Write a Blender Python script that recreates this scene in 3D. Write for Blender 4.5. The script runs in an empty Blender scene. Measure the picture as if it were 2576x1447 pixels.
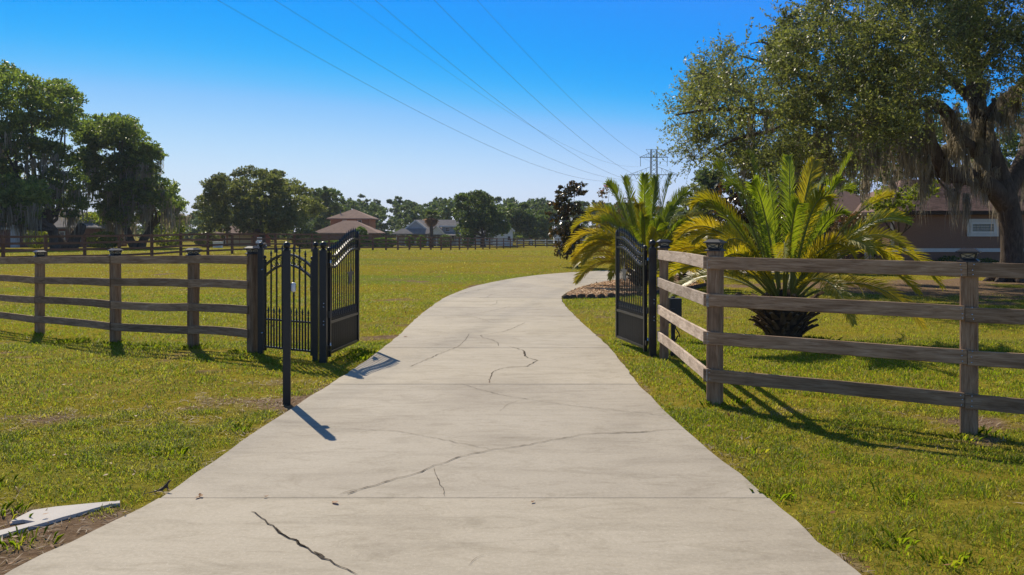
import bpy, bmesh, math, random
import numpy as np
from mathutils import Vector, Matrix

random.seed(7)
rng = np.random.default_rng(11)
R = math.radians
scene = bpy.context.scene
COL = scene.collection

# ------------------------------------------------------------------ camera
H = 1.8                      # eye height
FP = 2264.0                  # focal length in units of a 2576-wide frame
HY = 584.0                   # horizon row in that frame
cam_d = bpy.data.cameras.new("camera")
cam = bpy.data.objects.new("camera", cam_d)
COL.objects.link(cam)
cam.location = (0, 0, H)
cam.rotation_euler = (R(90), 0, 0)
cam_d.sensor_width = 36.0
cam_d.lens = 36.0 * FP / 2576.0
cam_d.shift_y = -(1447 / 2 - HY) / 2576.0
cam_d.clip_start = 0.05
cam_d.clip_end = 6000
scene.camera = cam

# ------------------------------------------------------------------ sky, sun, exposure
SUN_EL = R(40)
sx, sy = -0.425, 0.905                     # horizontal direction towards the sun
sl = math.hypot(sx, sy)
sx, sy = sx / sl, sy / sl
world = bpy.data.worlds.new("World")
scene.world = world
world.use_nodes = True
wn = world.node_tree.nodes
wl = world.node_tree.links
bg = wn["Background"]
sky = wn.new("ShaderNodeTexSky")
sky.sky_type = 'NISHITA'
sky.sun_disc = False
sky.sun_elevation = SUN_EL
sky.sun_rotation = math.atan2(sx, sy)
sky.air_density = 1.0
sky.dust_density = 0.1
sky.ozone_density = 3.0
sky.altitude = 0
sc_in = wn.new("ShaderNodeVectorMath")
sc_in.operation = 'SCALE'
sc_in.inputs['Scale'].default_value = 0.085
crv = wn.new("ShaderNodeRGBCurve")
for ci, pts in enumerate((((0, 0), (.10, .085), (.20, .035), (.29, .0), (.34, .012), (.38, .075), (.44, .25), (.65, .57), (.75, .65), (1, .80)),
                          ((0, 0), (.14, .165), (.30, .235), (.47, .33), (.61, .52), (.83, .77), (1, .86)),
                          ((0, 0), (.25, .32), (.35, .46), (.45, .62), (.59, .93), (.70, .965), (.88, .985), (1, 1)))):
    cv = crv.mapping.curves[ci]
    while len(cv.points) < len(pts):
        cv.points.new(.5, .5)
    for pnt, (a_, b_) in zip(cv.points, pts):
        pnt.location = (a_, b_)
crv.mapping.update()
sc_out = wn.new("ShaderNodeVectorMath")
sc_out.operation = 'SCALE'
sc_out.inputs['Scale'].default_value = 10.0
wl.new(sky.outputs[0], sc_in.inputs[0])
wl.new(sc_in.outputs[0], crv.inputs['Color'])
wl.new(crv.outputs[0], sc_out.inputs[0])
wl.new(sc_out.outputs[0], bg.inputs['Color'])
bg.inputs['Strength'].default_value = 0.091

sun_d = bpy.data.lights.new("sun", 'SUN')
sun = bpy.data.objects.new("sun", sun_d)
COL.objects.link(sun)
sun_d.energy = 5.0
sun_d.angle = R(0.45)
sun_d.color = (1.0, 0.89, 0.70)
sdir = Vector((sx * math.cos(SUN_EL), sy * math.cos(SUN_EL), math.sin(SUN_EL)))
sun.rotation_euler = sdir.to_track_quat('Z', 'Y').to_euler()

scene.view_settings.view_transform = 'Standard'
scene.view_settings.look = 'None'
scene.view_settings.exposure = 0.18
scene.view_settings.gamma = 1.0
scene.cycles.max_bounces = 6
scene.cycles.diffuse_bounces = 3
scene.cycles.transmission_bounces = 4
scene.cycles.transparent_max_bounces = 6
scene.cycles.caustics_reflective = False
scene.cycles.caustics_refractive = False
scene.cycles.use_denoising = True

# ------------------------------------------------------------------ terrain
CTRL = np.array([
    (0, 2, 0), (4, 4, 0), (-4, 4, 0), (0, 10, 0), (4, 10, 0), (-4, 9, 0), (0, 16, 0), (5, 16, 0), (10, 12, 0),
    (12, 20, 0), (0, 24, 0), (6, 26, 0), (0, 34, 0), (8, 36, 0), (18, 33, 0), (20, 45, 0), (8, 44, 0),
    (-3, 13.4, -.03), (-4, 13.7, -.06), (-6.6, 15, -.08), (-8.9, 17.1, -.17), (-12, 20, -.18), (-8, 8, -.03),
    (-6, 24, -.05), (-3, 40, 0.02), (-14, 34, 0.0), (0, 60, .08), (8, 62, .05), (20, 60, 0), (32, 45, 0),
    (-26, 46, .06), (-21.6, 54, .2), (-20.8, 61.6, .3), (-17.6, 67, .3), (-14.4, 85, .22), (-4.6, 113, -.28),
    (2, 150, -.85), (14, 150, -.8), (-50, 100, .05), (-30, 110, -.1), (-8, 175, -.85), (-32, 175, -.95),
    (-60, 170, -.5), (20, 110, -.3), (40, 80, -.1), (50, 150, -.6), (60, 350, -.6), (-40, 300, -1.0),
    (-30, 30, -.1), (30, 20, 0), (-20, 10, -.15), (0, -10, 0), (150, 300, -.6), (-150, 200, -.6), (0, 500, -1)], float)
SIG = np.maximum(3.2, 0.17 * np.hypot(CTRL[:, 0], CTRL[:, 1]))


def terr_np(x, y):
    x = np.asarray(x, float)
    y = np.asarray(y, float)
    num = np.zeros_like(x)
    den = np.full_like(x, 1e-9)
    for (cx, cy, cz), s in zip(CTRL, SIG):
        w = np.exp(-((x - cx) ** 2 + (y - cy) ** 2) / (2 * s * s)) + 1e-7 / (1 + ((x - cx) ** 2 + (y - cy) ** 2) / 900.)
        num += w * cz
        den += w
    return num / den


def terr(x, y):
    return float(terr_np(np.array([x]), np.array([y]))[0])


def at(px, py, Y):
    """Point of the place at distance Y seen at (px,py) of a 2576-wide survey frame."""
    return Vector(((px - 1288) / FP * Y, Y, H - (py - HY) / FP * Y))


def gp(px, py):
    z = 0.0
    for _ in range(12):
        Y = (H - z) * FP / (py - HY)
        z = terr((px - 1288) / FP * Y, Y)
    return Vector(((px - 1288) / FP * Y, Y, z))


def vnoise(x, y, scale, seed=0):
    """smooth value noise 0..1"""
    g = np.random.default_rng(seed).random((257, 257))
    u = np.asarray(x) / scale + 1000.
    v = np.asarray(y) / scale + 1000.
    iu = np.floor(u).astype(int)
    iv = np.floor(v).astype(int)
    fu = u - iu
    fv = v - iv
    fu = fu * fu * (3 - 2 * fu)
    fv = fv * fv * (3 - 2 * fv)
    a = g[iu % 256, iv % 256]
    b = g[(iu + 1) % 256, iv % 256]
    c = g[iu % 256, (iv + 1) % 256]
    d = g[(iu + 1) % 256, (iv + 1) % 256]
    return (a * (1 - fu) + b * fu) * (1 - fv) + (c * (1 - fu) + d * fu) * fv


# ------------------------------------------------------------------ materials
MATS = {}


class N:
    """small node helper"""

    def __init__(self, name):
        self.m = bpy.data.materials.new(name)
        self.m.use_nodes = True
        self.t = self.m.node_tree
        self.b = self.t.nodes["Principled BSDF"]
        self.out = self.t.nodes["Material Output"]
        MATS[name] = self.m

    def new(self, typ, **kw):
        n = self.t.nodes.new(typ)
        for k, v in kw.items():
            setattr(n, k, v)
        return n

    def link(self, a, b):
        self.t.links.new(a, b)

    def coord(self, kind='Object', scale=(1, 1, 1), rnd=True):
        tc = self.new("ShaderNodeTexCoord")
        mp = self.new("ShaderNodeMapping")
        mp.inputs['Scale'].default_value = scale
        self.link(tc.outputs[kind], mp.inputs['Vector'])
        if rnd:
            oi = self.new("ShaderNodeObjectInfo")
            mu = self.new("ShaderNodeMath", operation='MULTIPLY')
            mu.inputs[1].default_value = 37.0
            self.link(oi.outputs['Random'], mu.inputs[0])
            self.link(mu.outputs[0], mp.inputs['Location'])
        return mp.outputs[0]

    def noise(self, vec, scale, detail=4, rough=.6, dist=0.0):
        n = self.new("ShaderNodeTexNoise")
        n.inputs['Scale'].default_value = scale
        n.inputs['Detail'].default_value = detail
        n.inputs['Roughness'].default_value = rough
        n.inputs['Distortion'].default_value = dist
        if vec is not None:
            self.link(vec, n.inputs['Vector'])
        return n.outputs['Fac']

    def ramp(self, fac, stops):
        r = self.new("ShaderNodeValToRGB")
        el = r.color_ramp.elements
        while len(el) < len(stops):
            el.new(0.5)
        for e, (p, c) in zip(el, stops):
            e.position = p
            e.color = (c[0], c[1], c[2], 1)
        self.link(fac, r.inputs[0])
        return r.outputs[0]

    def mix(self, a, b, fac, blend='MIX'):
        n = self.new("ShaderNodeMix", data_type='RGBA', blend_type=blend)
        for s, v in ((n.inputs['Factor'], fac), (n.inputs['A'], a), (n.inputs['B'], b)):
            if hasattr(v, 'is_linked') or hasattr(v, 'links'):
                self.link(v, s)
            elif isinstance(v, (int, float)):
                s.default_value = v
            else:
                s.default_value = (v[0], v[1], v[2], 1)
        return n.outputs['Result']

    def math(self, op, a, b=0.0):
        n = self.new("ShaderNodeMath", operation=op)
        for i, v in enumerate((a, b)):
            if isinstance(v, (int, float)):
                n.inputs[i].default_value = v
            else:
                self.link(v, n.inputs[i])
        return n.outputs[0]

    def bump(self, h, strength=.3, dist=.02):
        b = self.new("ShaderNodeBump")
        b.inputs['Strength'].default_value = strength
        b.inputs['Distance'].default_value = dist
        self.link(h, b.inputs['Height'])
        self.link(b.outputs[0], self.b.inputs['Normal'])
        return b.outputs[0]

    def base(self, c, rough=.6, spec=.3, metal=0):
        if hasattr(c, 'links'):
            self.link(c, self.b.inputs['Base Color'])
        else:
            self.b.inputs['Base Color'].default_value = (c[0], c[1], c[2], 1)
        self.b.inputs['Roughness'].default_value = rough
        self.b.inputs['Specular IOR Level'].default_value = spec
        self.b.inputs['Metallic'].default_value = metal
        return self.m


def plain(name, c, rough=.6, spec=.3, metal=0, var=.12, scale=6.0):
    n = N(name)
    v = n.coord('Object')
    f = n.noise(v, scale, 5, .6)
    a = tuple(x * (1 - var) for x in c)
    b = tuple(min(1, x * (1 + var)) for x in c)
    return n.base(n.ramp(f, [(.3, a), (.7, b)]), rough, spec, metal)


def wood(name, stretch, dark, mid, light, gloss=.85):
    n = N(name)
    v = n.coord('Object', stretch)
    f1 = n.noise(v, 3.0, 8, .65, 1.2)
    v2 = n.coord('Object', tuple(s * (.35 if s > 3 else .9) for s in stretch))
    f2 = n.noise(v2, 2.0, 4, .6, .6)
    col = n.ramp(f1, [(.25, dark), (.5, mid), (.78, light)])
    blot = n.ramp(f2, [(.3, (.55, .5, .46)), (.62, (1.1, 1.08, 1.05))])
    col = n.mix(col, blot, .8, 'MULTIPLY')
    oi = n.new("ShaderNodeObjectInfo")
    br = n.ramp(oi.outputs['Random'], [(0, (.78, .78, .78)), (1, (1.15, 1.12, 1.1))])
    col = n.mix(col, br, 1.0, 'MULTIPLY')
    n.bump(f1, .45, .006)
    return n.base(col, gloss, .2)


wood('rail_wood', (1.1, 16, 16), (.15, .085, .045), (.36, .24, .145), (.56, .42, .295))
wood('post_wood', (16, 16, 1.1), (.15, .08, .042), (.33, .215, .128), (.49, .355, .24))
wood('sunlit_rail_wood', (1.4, 14, 14), (.30, .225, .16), (.56, .46, .365), (.72, .62, .52))  # lighter copy of the rail wood, with sunlight put into its colour
wood('far_wood', (1.0, 6, 6), (.12, .07, .048), (.19, .112, .078), (.27, .165, .118))

# concrete -----------------------------------------------------------
n = N('concrete')
v = n.coord('Object', rnd=False)
big = n.noise(v, .55, 5, .62, .4)
tc = n.coord('Object', (.5, 2.2, 1), rnd=False)
streak = n.noise(tc, 1.6, 6, .68, .8)
fine = n.noise(v, 38, 6, .7)
speck = n.noise(v, 120, 2, .5)
col = n.ramp(big, [(.28, (.36, .312, .248)), (.5, (.435, .382, .305)), (.72, (.478, .424, .345))])
col = n.mix(col, n.ramp(streak, [(.26, (.70, .69, .67)), (.52, (1, 1, 1))]), .7, 'MULTIPLY')
smud = n.noise(n.coord('Object', (.8, 1.6, 1), rnd=False), 2.6, 7, .74, 1.4)
col = n.mix(col, n.ramp(smud, [(.5, (1, 1, 1)), (.7, (.74, .725, .69))]), .8, 'MULTIPLY')
mild = n.noise(v, 7.5, 5, .7, .8)
col = n.mix(col, n.ramp(mild, [(.6, (1, 1, 1)), (.75, (.83, .82, .79))]), .8, 'MULTIPLY')
col = n.mix(col, n.ramp(fine, [(.3, (.86, .86, .86)), (.7, (1.08, 1.08, 1.08))]), .9, 'MULTIPLY')
col = n.mix(col, n.ramp(speck, [(.64, (0, 0, 0)), (.72, (.12, .12, .11))]), 1.0, 'ADD')
oi = n.new("ShaderNodeObjectInfo")
col = n.mix(col, n.ramp(oi.outputs['Random'], [(0, (.92, .92, .93)), (1, (1.05, 1.04, 1.0))]), 1.0, 'MULTIPLY')
hgt = n.math('ADD', n.math('MULTIPLY', fine, .7), n.math('MULTIPLY', big, .6))
n.bump(hgt, .22, .01)
n.base(col, .85, .25)
plain('joint_dirt', (.10, .085, .068), .95, .1, var=.35, scale=30)
plain('crack_dirt', (.085, .068, .05), .95, .1, var=.5, scale=60)

# lawn soil + turf ------------------------------------------------------
n = N('lawn_ground')
v = n.coord('Object', rnd=False)
at_ = n.new("ShaderNodeAttribute", attribute_name='patch')
at2 = n.new("ShaderNodeAttribute", attribute_name='lush')
f_s = n.noise(v, 9.0, 8, .72)
f_m = n.noise(v, .6, 6, .6, .5)
f_l = n.noise(n.coord('Object', (.05, .16, 1), rnd=False), 1.0, 5, .6, .4)
green = n.ramp(f_s, [(.25, (.085, .11, .018)), (.5, (.155, .185, .030)), (.75, (.25, .265, .05))])
gold = n.ramp(f_s, [(.25, (.15, .115, .015)), (.5, (.245, .195, .025)), (.75, (.34, .275, .05))])
turf = n.mix(green, gold, n.ramp(f_l, [(.30, (0, 0, 0)), (.52, (1, 1, 1))]))
olive = n.ramp(f_s, [(.25, (.14, .105, .035)), (.75, (.28, .225, .085))])
turf = n.mix(turf, olive, n.ramp(n.noise(n.coord('Object', (.09, .3, 1), rnd=False), 1.3, 5, .65, .5), [(.5, (0, 0, 0)), (.68, (.75, .75, .75))]))
soil = n.ramp(f_s, [(.25, (.10, .062, .036)), (.5, (.2, .135, .085)), (.8, (.34, .26, .18))])
pm = n.math('ADD', at_.outputs['Fac'], n.math('MULTIPLY', n.math('SUBTRACT', f_m, .5), .9))
col = n.mix(turf, soil, n.ramp(pm, [(.52, (0, 0, 0)), (.74, (1, 1, 1))]))
n.bump(f_s, .8, .05)
n.base(col, 1.0, .0)


def leaf_mat(name, cols, rough=.45, trans=.4, tcol=None, spec=.4, noise_scale=None, noise_cols=None, attr=None):
    n = N(name)
    g = n.new("ShaderNodeNewGeometry")
    c = n.ramp(g.outputs['Random Per Island'], [(i / max(1, len(cols) - 1), cc) for i, cc in enumerate(cols)])
    if attr:
        a = n.new("ShaderNodeAttribute", attribute_name=attr[0])
        c2 = n.ramp(g.outputs['Random Per Island'], [(i / max(1, len(attr[1]) - 1), cc) for i, cc in enumerate(attr[1])])
        c = n.mix(c, c2, a.outputs['Fac'])
    if noise_scale:
        tcn = n.new("ShaderNodeTexCoord")
        f = n.noise(tcn.outputs['Object'], noise_scale, 3, .55)
        c = n.mix(c, n.ramp(f, [(.35, noise_cols[0]), (.65, noise_cols[1])]), 1.0, 'MULTIPLY')
    n.base(c, rough, spec)
    tr = n.new("ShaderNodeBsdfTranslucent")
    t = n.mix(c, tcol or (1.6, 1.7, .7), 1.0, 'MULTIPLY')
    n.link(t, tr.inputs['Color'])
    mx = n.new("ShaderNodeMixShader")
    mx.inputs[0].default_value = trans
    n.link(n.b.outputs[0], mx.inputs[1])
    n.link(tr.outputs[0], mx.inputs[2])
    n.link(mx.outputs[0], n.out.inputs['Surface'])
    return n.m


leaf_mat('grass_blade', [(.10, .155, .013), (.165, .235, .017), (.24, .285, .022), (.36, .33, .06)], .5, .58,
         (1.38, 1.45, .55), .12, attr=('patch', [(.20, .145, .03), (.31, .225, .06), (.42, .31, .13), (.55, .45, .27)]))
leaf_mat('oak_leaf', [(.09, .11, .042), (.135, .155, .058), (.19, .20, .078), (.25, .25, .12)], .45, .5, (1.35, 1.45, .75), .5,
         .35, ((.75, .76, .78), (1.25, 1.2, 1.05)))
leaf_mat('left_oak_leaf', [(.08, .12, .036), (.115, .16, .048), (.155, .195, .058), (.22, .25, .08)], .45, .55, (1.5, 1.6, .65), .45,
         .12, ((.72, .76, .8), (1.25, 1.25, 1.05)))
leaf_mat('broad_oak_leaf', [(.085, .11, .040), (.12, .148, .052), (.165, .185, .065), (.225, .23, .09)], .48, .48, (1.45, 1.45, .7), .4,
         .1, ((.75, .76, .78), (1.2, 1.2, 1.1)))
leaf_mat('dark_tree_leaf', [(.055, .09, .034), (.085, .125, .044), (.115, .15, .054), (.16, .19, .065)], .5, .46, (1.5, 1.6, .75), .35,
         .1, ((.75, .77, .8), (1.2, 1.2, 1.1)))
leaf_mat('wood_far_leaf', [(.060, .092, .045), (.085, .12, .055), (.11, .145, .065), (.15, .18, .08)], .6, .4, (1.4, 1.45, .85), .25,
         .03, ((.78, .82, .86), (1.2, 1.2, 1.1)))
leaf_mat('bright_tree_leaf', [(.10, .15, .015), (.16, .21, .025), (.23, .26, .035), (.32, .33, .06)], .45, .55, (1.5, 1.5, .55), .35)
leaf_mat('magnolia_leaf', [(.030, .042, .016), (.045, .056, .022), (.06, .05, .02), (.17, .095, .025)], .24, .2, (1.6, 1.1, .5), .6)
leaf_mat('myrtle_leaf', [(.07, .075, .03), (.12, .09, .045), (.17, .10, .05), (.09, .11, .03)], .45, .4, (1.5, 1.3, .7), .3)
leaf_mat('myrtle_flower', [(.45, .08, .10), (.55, .14, .14), (.36, .07, .08)], .6, .3, (1.3, .9, .9), .2)
leaf_mat('hedge_leaf', [(.06, .12, .015), (.10, .17, .022), (.16, .22, .03)], .45, .45, (1.5, 1.5, .55), .35)
leaf_mat('frond_green', [(.13, .185, .022), (.19, .245, .028), (.26, .29, .04)], .4, .55, (1.45, 1.45, .45), .4)
leaf_mat('frond_lime', [(.21, .225, .02), (.29, .28, .024), (.38, .32, .035)], .4, .55, (1.45, 1.3, .4), .4)
leaf_mat('frond_gold', [(.30, .265, .022), (.42, .345, .028), (.52, .42, .05)], .4, .5, (1.25, 1.15, .4), .35)
leaf_mat('cycad_leaf', [(.05, .075, .018), (.08, .10, .024), (.16, .14, .04)], .4, .35, (1.5, 1.4, .5), .4)
leaf_mat('moss_strand', [(.21, .19, .145), (.30, .275, .215), (.40, .365, .295)], .9, .45, (1.2, 1.12, 1.0), .1)
leaf_mat('dead_frond', [(.2, .12, .06), (.3, .185, .10), (.4, .26, .14)], .8, .35, (1.4, 1.2, .8), .15)
leaf_mat('dry_leaf', [(.22, .09, .03), (.33, .16, .06), (.16, .07, .03)], .6, .2, (1.3, 1.0, .6), .3)
leaf_mat('mulch_chip', [(.30, .17, .085), (.50, .30, .16), (.64, .42, .24), (.76, .56, .36)], .8, .05, (1, 1, 1), .2)
leaf_mat('straw', [(.24, .17, .11), (.36, .27, .18), (.50, .40, .28), (.18, .12, .08)], .7, .2, (1.2, 1.1, .9), .3)

n = N('bark')
v = n.coord('Object', (3, 3, .8))
f = n.noise(v, 3.0, 8, .72, 1.0)
n.bump(f, 1.0, .06)
n.base(n.ramp(f, [(.3, (.05, .036, .027)), (.55, (.12, .092, .07)), (.8, (.23, .185, .145))]), .95, .1)
n = N('black_metal')
v = n.coord('Object')
f = n.noise(v, 9, 4, .6)
n.base(n.ramp(f, [(.3, (.010, .0105, .011)), (.7, (.017, .017, .017))]), .38, .5)
plain('grey_steel', (.115, .11, .10), .5, .4, .2)
plain('bright_bolt', (.6, .62, .65), .25, .6, 1.0)
plain('white_plastic', (.72, .73, .74), .4, .4)
plain('dark_plastic', (.03, .03, .032), .45, .4)
plain('cap_black', (.03, .029, .03), .42, .5)
plain('lantern_lens', (.52, .45, .30), .35, .4)
n = N('solar_glass')
n.base((.02, .03, .05), .12, .6)
plain('tower_steel', (.16, .19, .2), .6, .4, .3)
plain('wire_metal', (.10, .12, .125), .5, .4, .2)
plain('stucco', (.25, .15, .108), .9, .15, var=.08, scale=14)
plain('trim_paint', (.62, .62, .6), .7, .2, var=.05)
plain('cream_trim', (.6, .52, .43), .7, .2, var=.05)
plain('white_paint', (.75, .75, .74), .55, .3, var=.04)
plain('fascia', (.045, .032, .026), .7, .2)
n = N('shingle')
oi = n.new("ShaderNodeObjectInfo")
g = n.new("ShaderNodeNewGeometry")
v = n.coord('Object')
f = n.noise(v, 5, 5, .7)
c = n.ramp(g.outputs['Random Per Island'], [(0, (.11, .068, .056)), (.5, (.18, .115, .095)), (1, (.26, .175, .15))])
c = n.mix(c, n.ramp(oi.outputs['Random'], [(0, (.65, .65, .65)), (1, (1.25, 1.25, 1.25))]), 1.0, 'MULTIPLY')
n.base(n.mix(c, n.ramp(f, [(.3, (.85, .85, .85)), (.7, (1.1, 1.1, 1.1))]), 1.0, 'MULTIPLY'), .95, .1)
plain('tan_roof', (.30, .20, .155), .95, .1, var=.15, scale=1.5)
plain('grey_roof', (.24, .22, .21), .95, .1, var=.15, scale=1.5)
plain('orange_stucco', (.42, .18, .09), .9, .1)
plain('beige_door', (.55, .42, .25), .8, .2)
plain('red_siding', (.24, .07, .045), .9, .1)
plain('grey_siding', (.5, .51, .54), .8, .2)
plain('white_siding', (.75, .75, .75), .8, .2)
plain('brick_dark', (.22, .12, .095), .9, .1)
n = N('glass_dark')
n.base((.02, .025, .03), .08, .5)
n = N('glass_block')
v = n.coord('Object')
f = n.noise(v, 22, 2, .5)
n.bump(f, .5, .01)
n.base((.16, .18, .17), .12, .5)
plain('pale_slab', (.54, .50, .46), .85, .2, var=.06, scale=3)
plain('lizard_skin', (.075, .05, .035), .7, .3, var=.3, scale=60)
plain('edging_stone', (.10, .08, .065), .9, .1, var=.3)
plain('palm_trunk', (.06, .04, .026), .95, .1, var=.5, scale=12)
plain('palm_boot', (.14, .095, .058), .9, .1, var=.5, scale=9)
n = N('rachis')
n.base((.16, .17, .035), .45, .35)
M = MATS


# ------------------------------------------------------------------ mesh helpers
ORG = {}


def tag(o, label=None, cat=None, group=None, kind=None):
    if label:
        o['label'] = label
    if cat:
        o['category'] = cat
    if group:
        o['group'] = group
    if kind:
        o['kind'] = kind
    return o


def thing(name, label, cat, loc=(0, 0, 0), rz=0.0, group=None):
    o = bpy.data.objects.new(name, None)
    o.empty_display_size = .3
    COL.objects.link(o)
    o.location = loc
    o.rotation_euler = (0, 0, rz)
    ORG[o.name] = Vector(loc)
    return tag(o, label, cat, group)


def org(o):
    return ORG.get(o.name, Vector((0, 0, 0))) if o else Vector((0, 0, 0))


def link_obj(name, me, parent=None, loc=None, rot=None, local=False):
    o = bpy.data.objects.new(name, me)
    COL.objects.link(o)
    l = Vector(loc) if loc is not None else Vector((0, 0, 0))
    if parent:
        o.parent = parent
        o.location = l if local else l - org(parent)
    else:
        o.location = l
    if rot is not None:
        o.rotation_euler = rot
    ORG[o.name] = l
    return o


class MB:
    def __init__(s):
        s.v = []
        s.f = []
        s.mi = []
        s.cur = 0

    def add(s, vs, fs):
        k = len(s.v)
        s.v.extend([tuple(p) for p in vs])
        for f in fs:
            s.f.append(tuple(i + k for i in f))
            s.mi.append(s.cur)

    def box(s, c, size, rz=0.0, taper=1.0):
        x, y, z = size[0] / 2, size[1] / 2, size[2] / 2
        vs = []
        for dz, t in ((-z, 1), (z, taper)):
            for dx, dy in ((-x, -y), (x, -y), (x, y), (-x, y)):
                vs.append(Vector((dx * t, dy * t, dz)))
        if rz:
            m = Matrix.Rotation(rz, 3, 'Z')
            vs = [m @ q for q in vs]
        c = Vector(c)
        s.add([q + c for q in vs], [(3, 2, 1, 0), (4, 5, 6, 7), (0, 1, 5, 4), (1, 2, 6, 5), (2, 3, 7, 6), (3, 0, 4, 7)])
        return s

    def beam(s, p0, p1, w, h=None, up=(0, 0, 1)):
        h = h or w
        p0, p1 = Vector(p0), Vector(p1)
        d = (p1 - p0).normalized()
        up = Vector(up)
        if abs(d.dot(up)) > .99:
            up = Vector((0, 1, 0))
        a = d.cross(up).normalized() * (w / 2)
        b = a.cross(d).normalized() * (h / 2)
        vs = [p0 - a - b, p0 + a - b, p0 + a + b, p0 - a + b, p1 - a - b, p1 + a - b, p1 + a + b, p1 - a + b]
        s.add(vs, [(3, 2, 1, 0), (4, 5, 6, 7), (0, 1, 5, 4), (1, 2, 6, 5), (2, 3, 7, 6), (3, 0, 4, 7)])
        return s

    def tube(s, pts, rad, n=8, cap=True):
        pts = [Vector(p) for p in pts]
        if not isinstance(rad, (list, tuple)):
            rad = [rad] * len(pts)
        prev = None
        k0 = len(s.v)
        for i, p in enumerate(pts):
            d = (pts[min(i + 1, len(pts) - 1)] - pts[max(i - 1, 0)])
            d = d.normalized() if d.length > 1e-9 else Vector((0, 0, 1))
            if prev is None:
                a = d.cross(Vector((0, 1, 0)) if abs(d.y) < .9 else Vector((1, 0, 0))).normalized()
            else:
                a = (prev - d * prev.dot(d)).normalized()
            prev = a
            b = d.cross(a)
            for j in range(n):
                t = 2 * math.pi * j / n
                s.v.append(tuple(p + (a * math.cos(t) + b * math.sin(t)) * rad[i]))
        for i in range(len(pts) - 1):
            for j in range(n):
                a0 = k0 + i * n + j
                a1 = k0 + i * n + (j + 1) % n
                s.f.append((a0, a1, a1 + n, a0 + n))
                s.mi.append(s.cur)
        if cap:
            s.f.append(tuple(k0 + j for j in reversed(range(n))))
            s.mi.append(s.cur)
            e = k0 + (len(pts) - 1) * n
            s.f.append(tuple(e + j for j in range(n)))
            s.mi.append(s.cur)
        return s

    def lathe(s, prof, c=(0, 0, 0), n=12):
        """prof: list of (r,z)"""
        c = Vector(c)
        k0 = len(s.v)
        for r, z in prof:
            for j in range(n):
                t = 2 * math.pi * j / n
                s.v.append((c.x + r * math.cos(t), c.y + r * math.sin(t), c.z + z))
        for i in range(len(prof) - 1):
            for j in range(n):
                a0 = k0 + i * n + j
                a1 = k0 + i * n + (j + 1) % n
                s.f.append((a0, a1, a1 + n, a0 + n))
                s.mi.append(s.cur)
        s.f.append(tuple(k0 + j for j in reversed(range(n))))
        s.mi.append(s.cur)
        e = k0 + (len(prof) - 1) * n
        s.f.append(tuple(e + j for j in range(n)))
        s.mi.append(s.cur)
        return s

    def ball(s, c, r, n=12, sq=1.0):
        return s.lathe([(max(1e-4, r * math.sin(math.pi * i / 8)), -r * sq * math.cos(math.pi * i / 8)) for i in range(9)], c, n)

    def torus(s, c, r, t, n=14, m=5, axis='y'):
        pts = []
        for i in range(n + 1):
            a = 2 * math.pi * i / n
            pts.append(Vector(c) + Vector((r * math.cos(a), 0, r * math.sin(a))))
        return s.tube(pts, t, m, cap=False)

    def prism(s, poly, z0, z1):
        """poly list of (x,y)"""
        k = len(poly)
        vs = [(x, y, z0) for x, y in poly] + [(x, y, z1) for x, y in poly]
        fs = [tuple(reversed(range(k))), tuple(range(k, 2 * k))]
        for i in range(k):
            j = (i + 1) % k
            fs.append((i, j, j + k, i + k))
        s.add(vs, fs)
        return s

    def plate(s, poly, y0, y1):
        """poly (x,z) outline, thick along y"""
        k = len(poly)
        vs = [(x, y0, z) for x, z in poly] + [(x, y1, z) for x, z in poly]
        fs = [tuple(range(k)), tuple(reversed(range(k, 2 * k)))]
        for i in range(k):
            j = (i + 1) % k
            fs.append((j, i, i + k, j + k))
        s.add(vs, fs)
        return s

    def mesh(s, name, mats, smooth=False, off=None):
        me = bpy.data.meshes.new(name)
        v = s.v
        if off is not None:
            v = [(a - off[0], b - off[1], c - off[2]) for a, b, c in v]
        me.from_pydata(v, [], s.f)
        if not isinstance(mats, (list, tuple)):
            mats = [mats]
        for m in mats:
            me.materials.append(M[m])
        if len(mats) > 1:
            me.polygons.foreach_set('material_index', s.mi)
        if smooth:
            me.polygons.foreach_set('use_smooth', [True] * len(me.polygons))
        me.update()
        return me

    def build(s, name, mats, parent=None, smooth=False, local=False, origin=None):
        """verts are world coords (or local to the parent when local); origin: where the new object's own origin goes"""
        if local:
            return link_obj(name, s.mesh(name, mats, smooth), parent, (0, 0, 0), local=True)
        o = Vector(origin) if origin is not None else (org(parent) if parent else Vector((0, 0, 0)))
        return link_obj(name, s.mesh(name, mats, smooth, o), parent, o)


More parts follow.
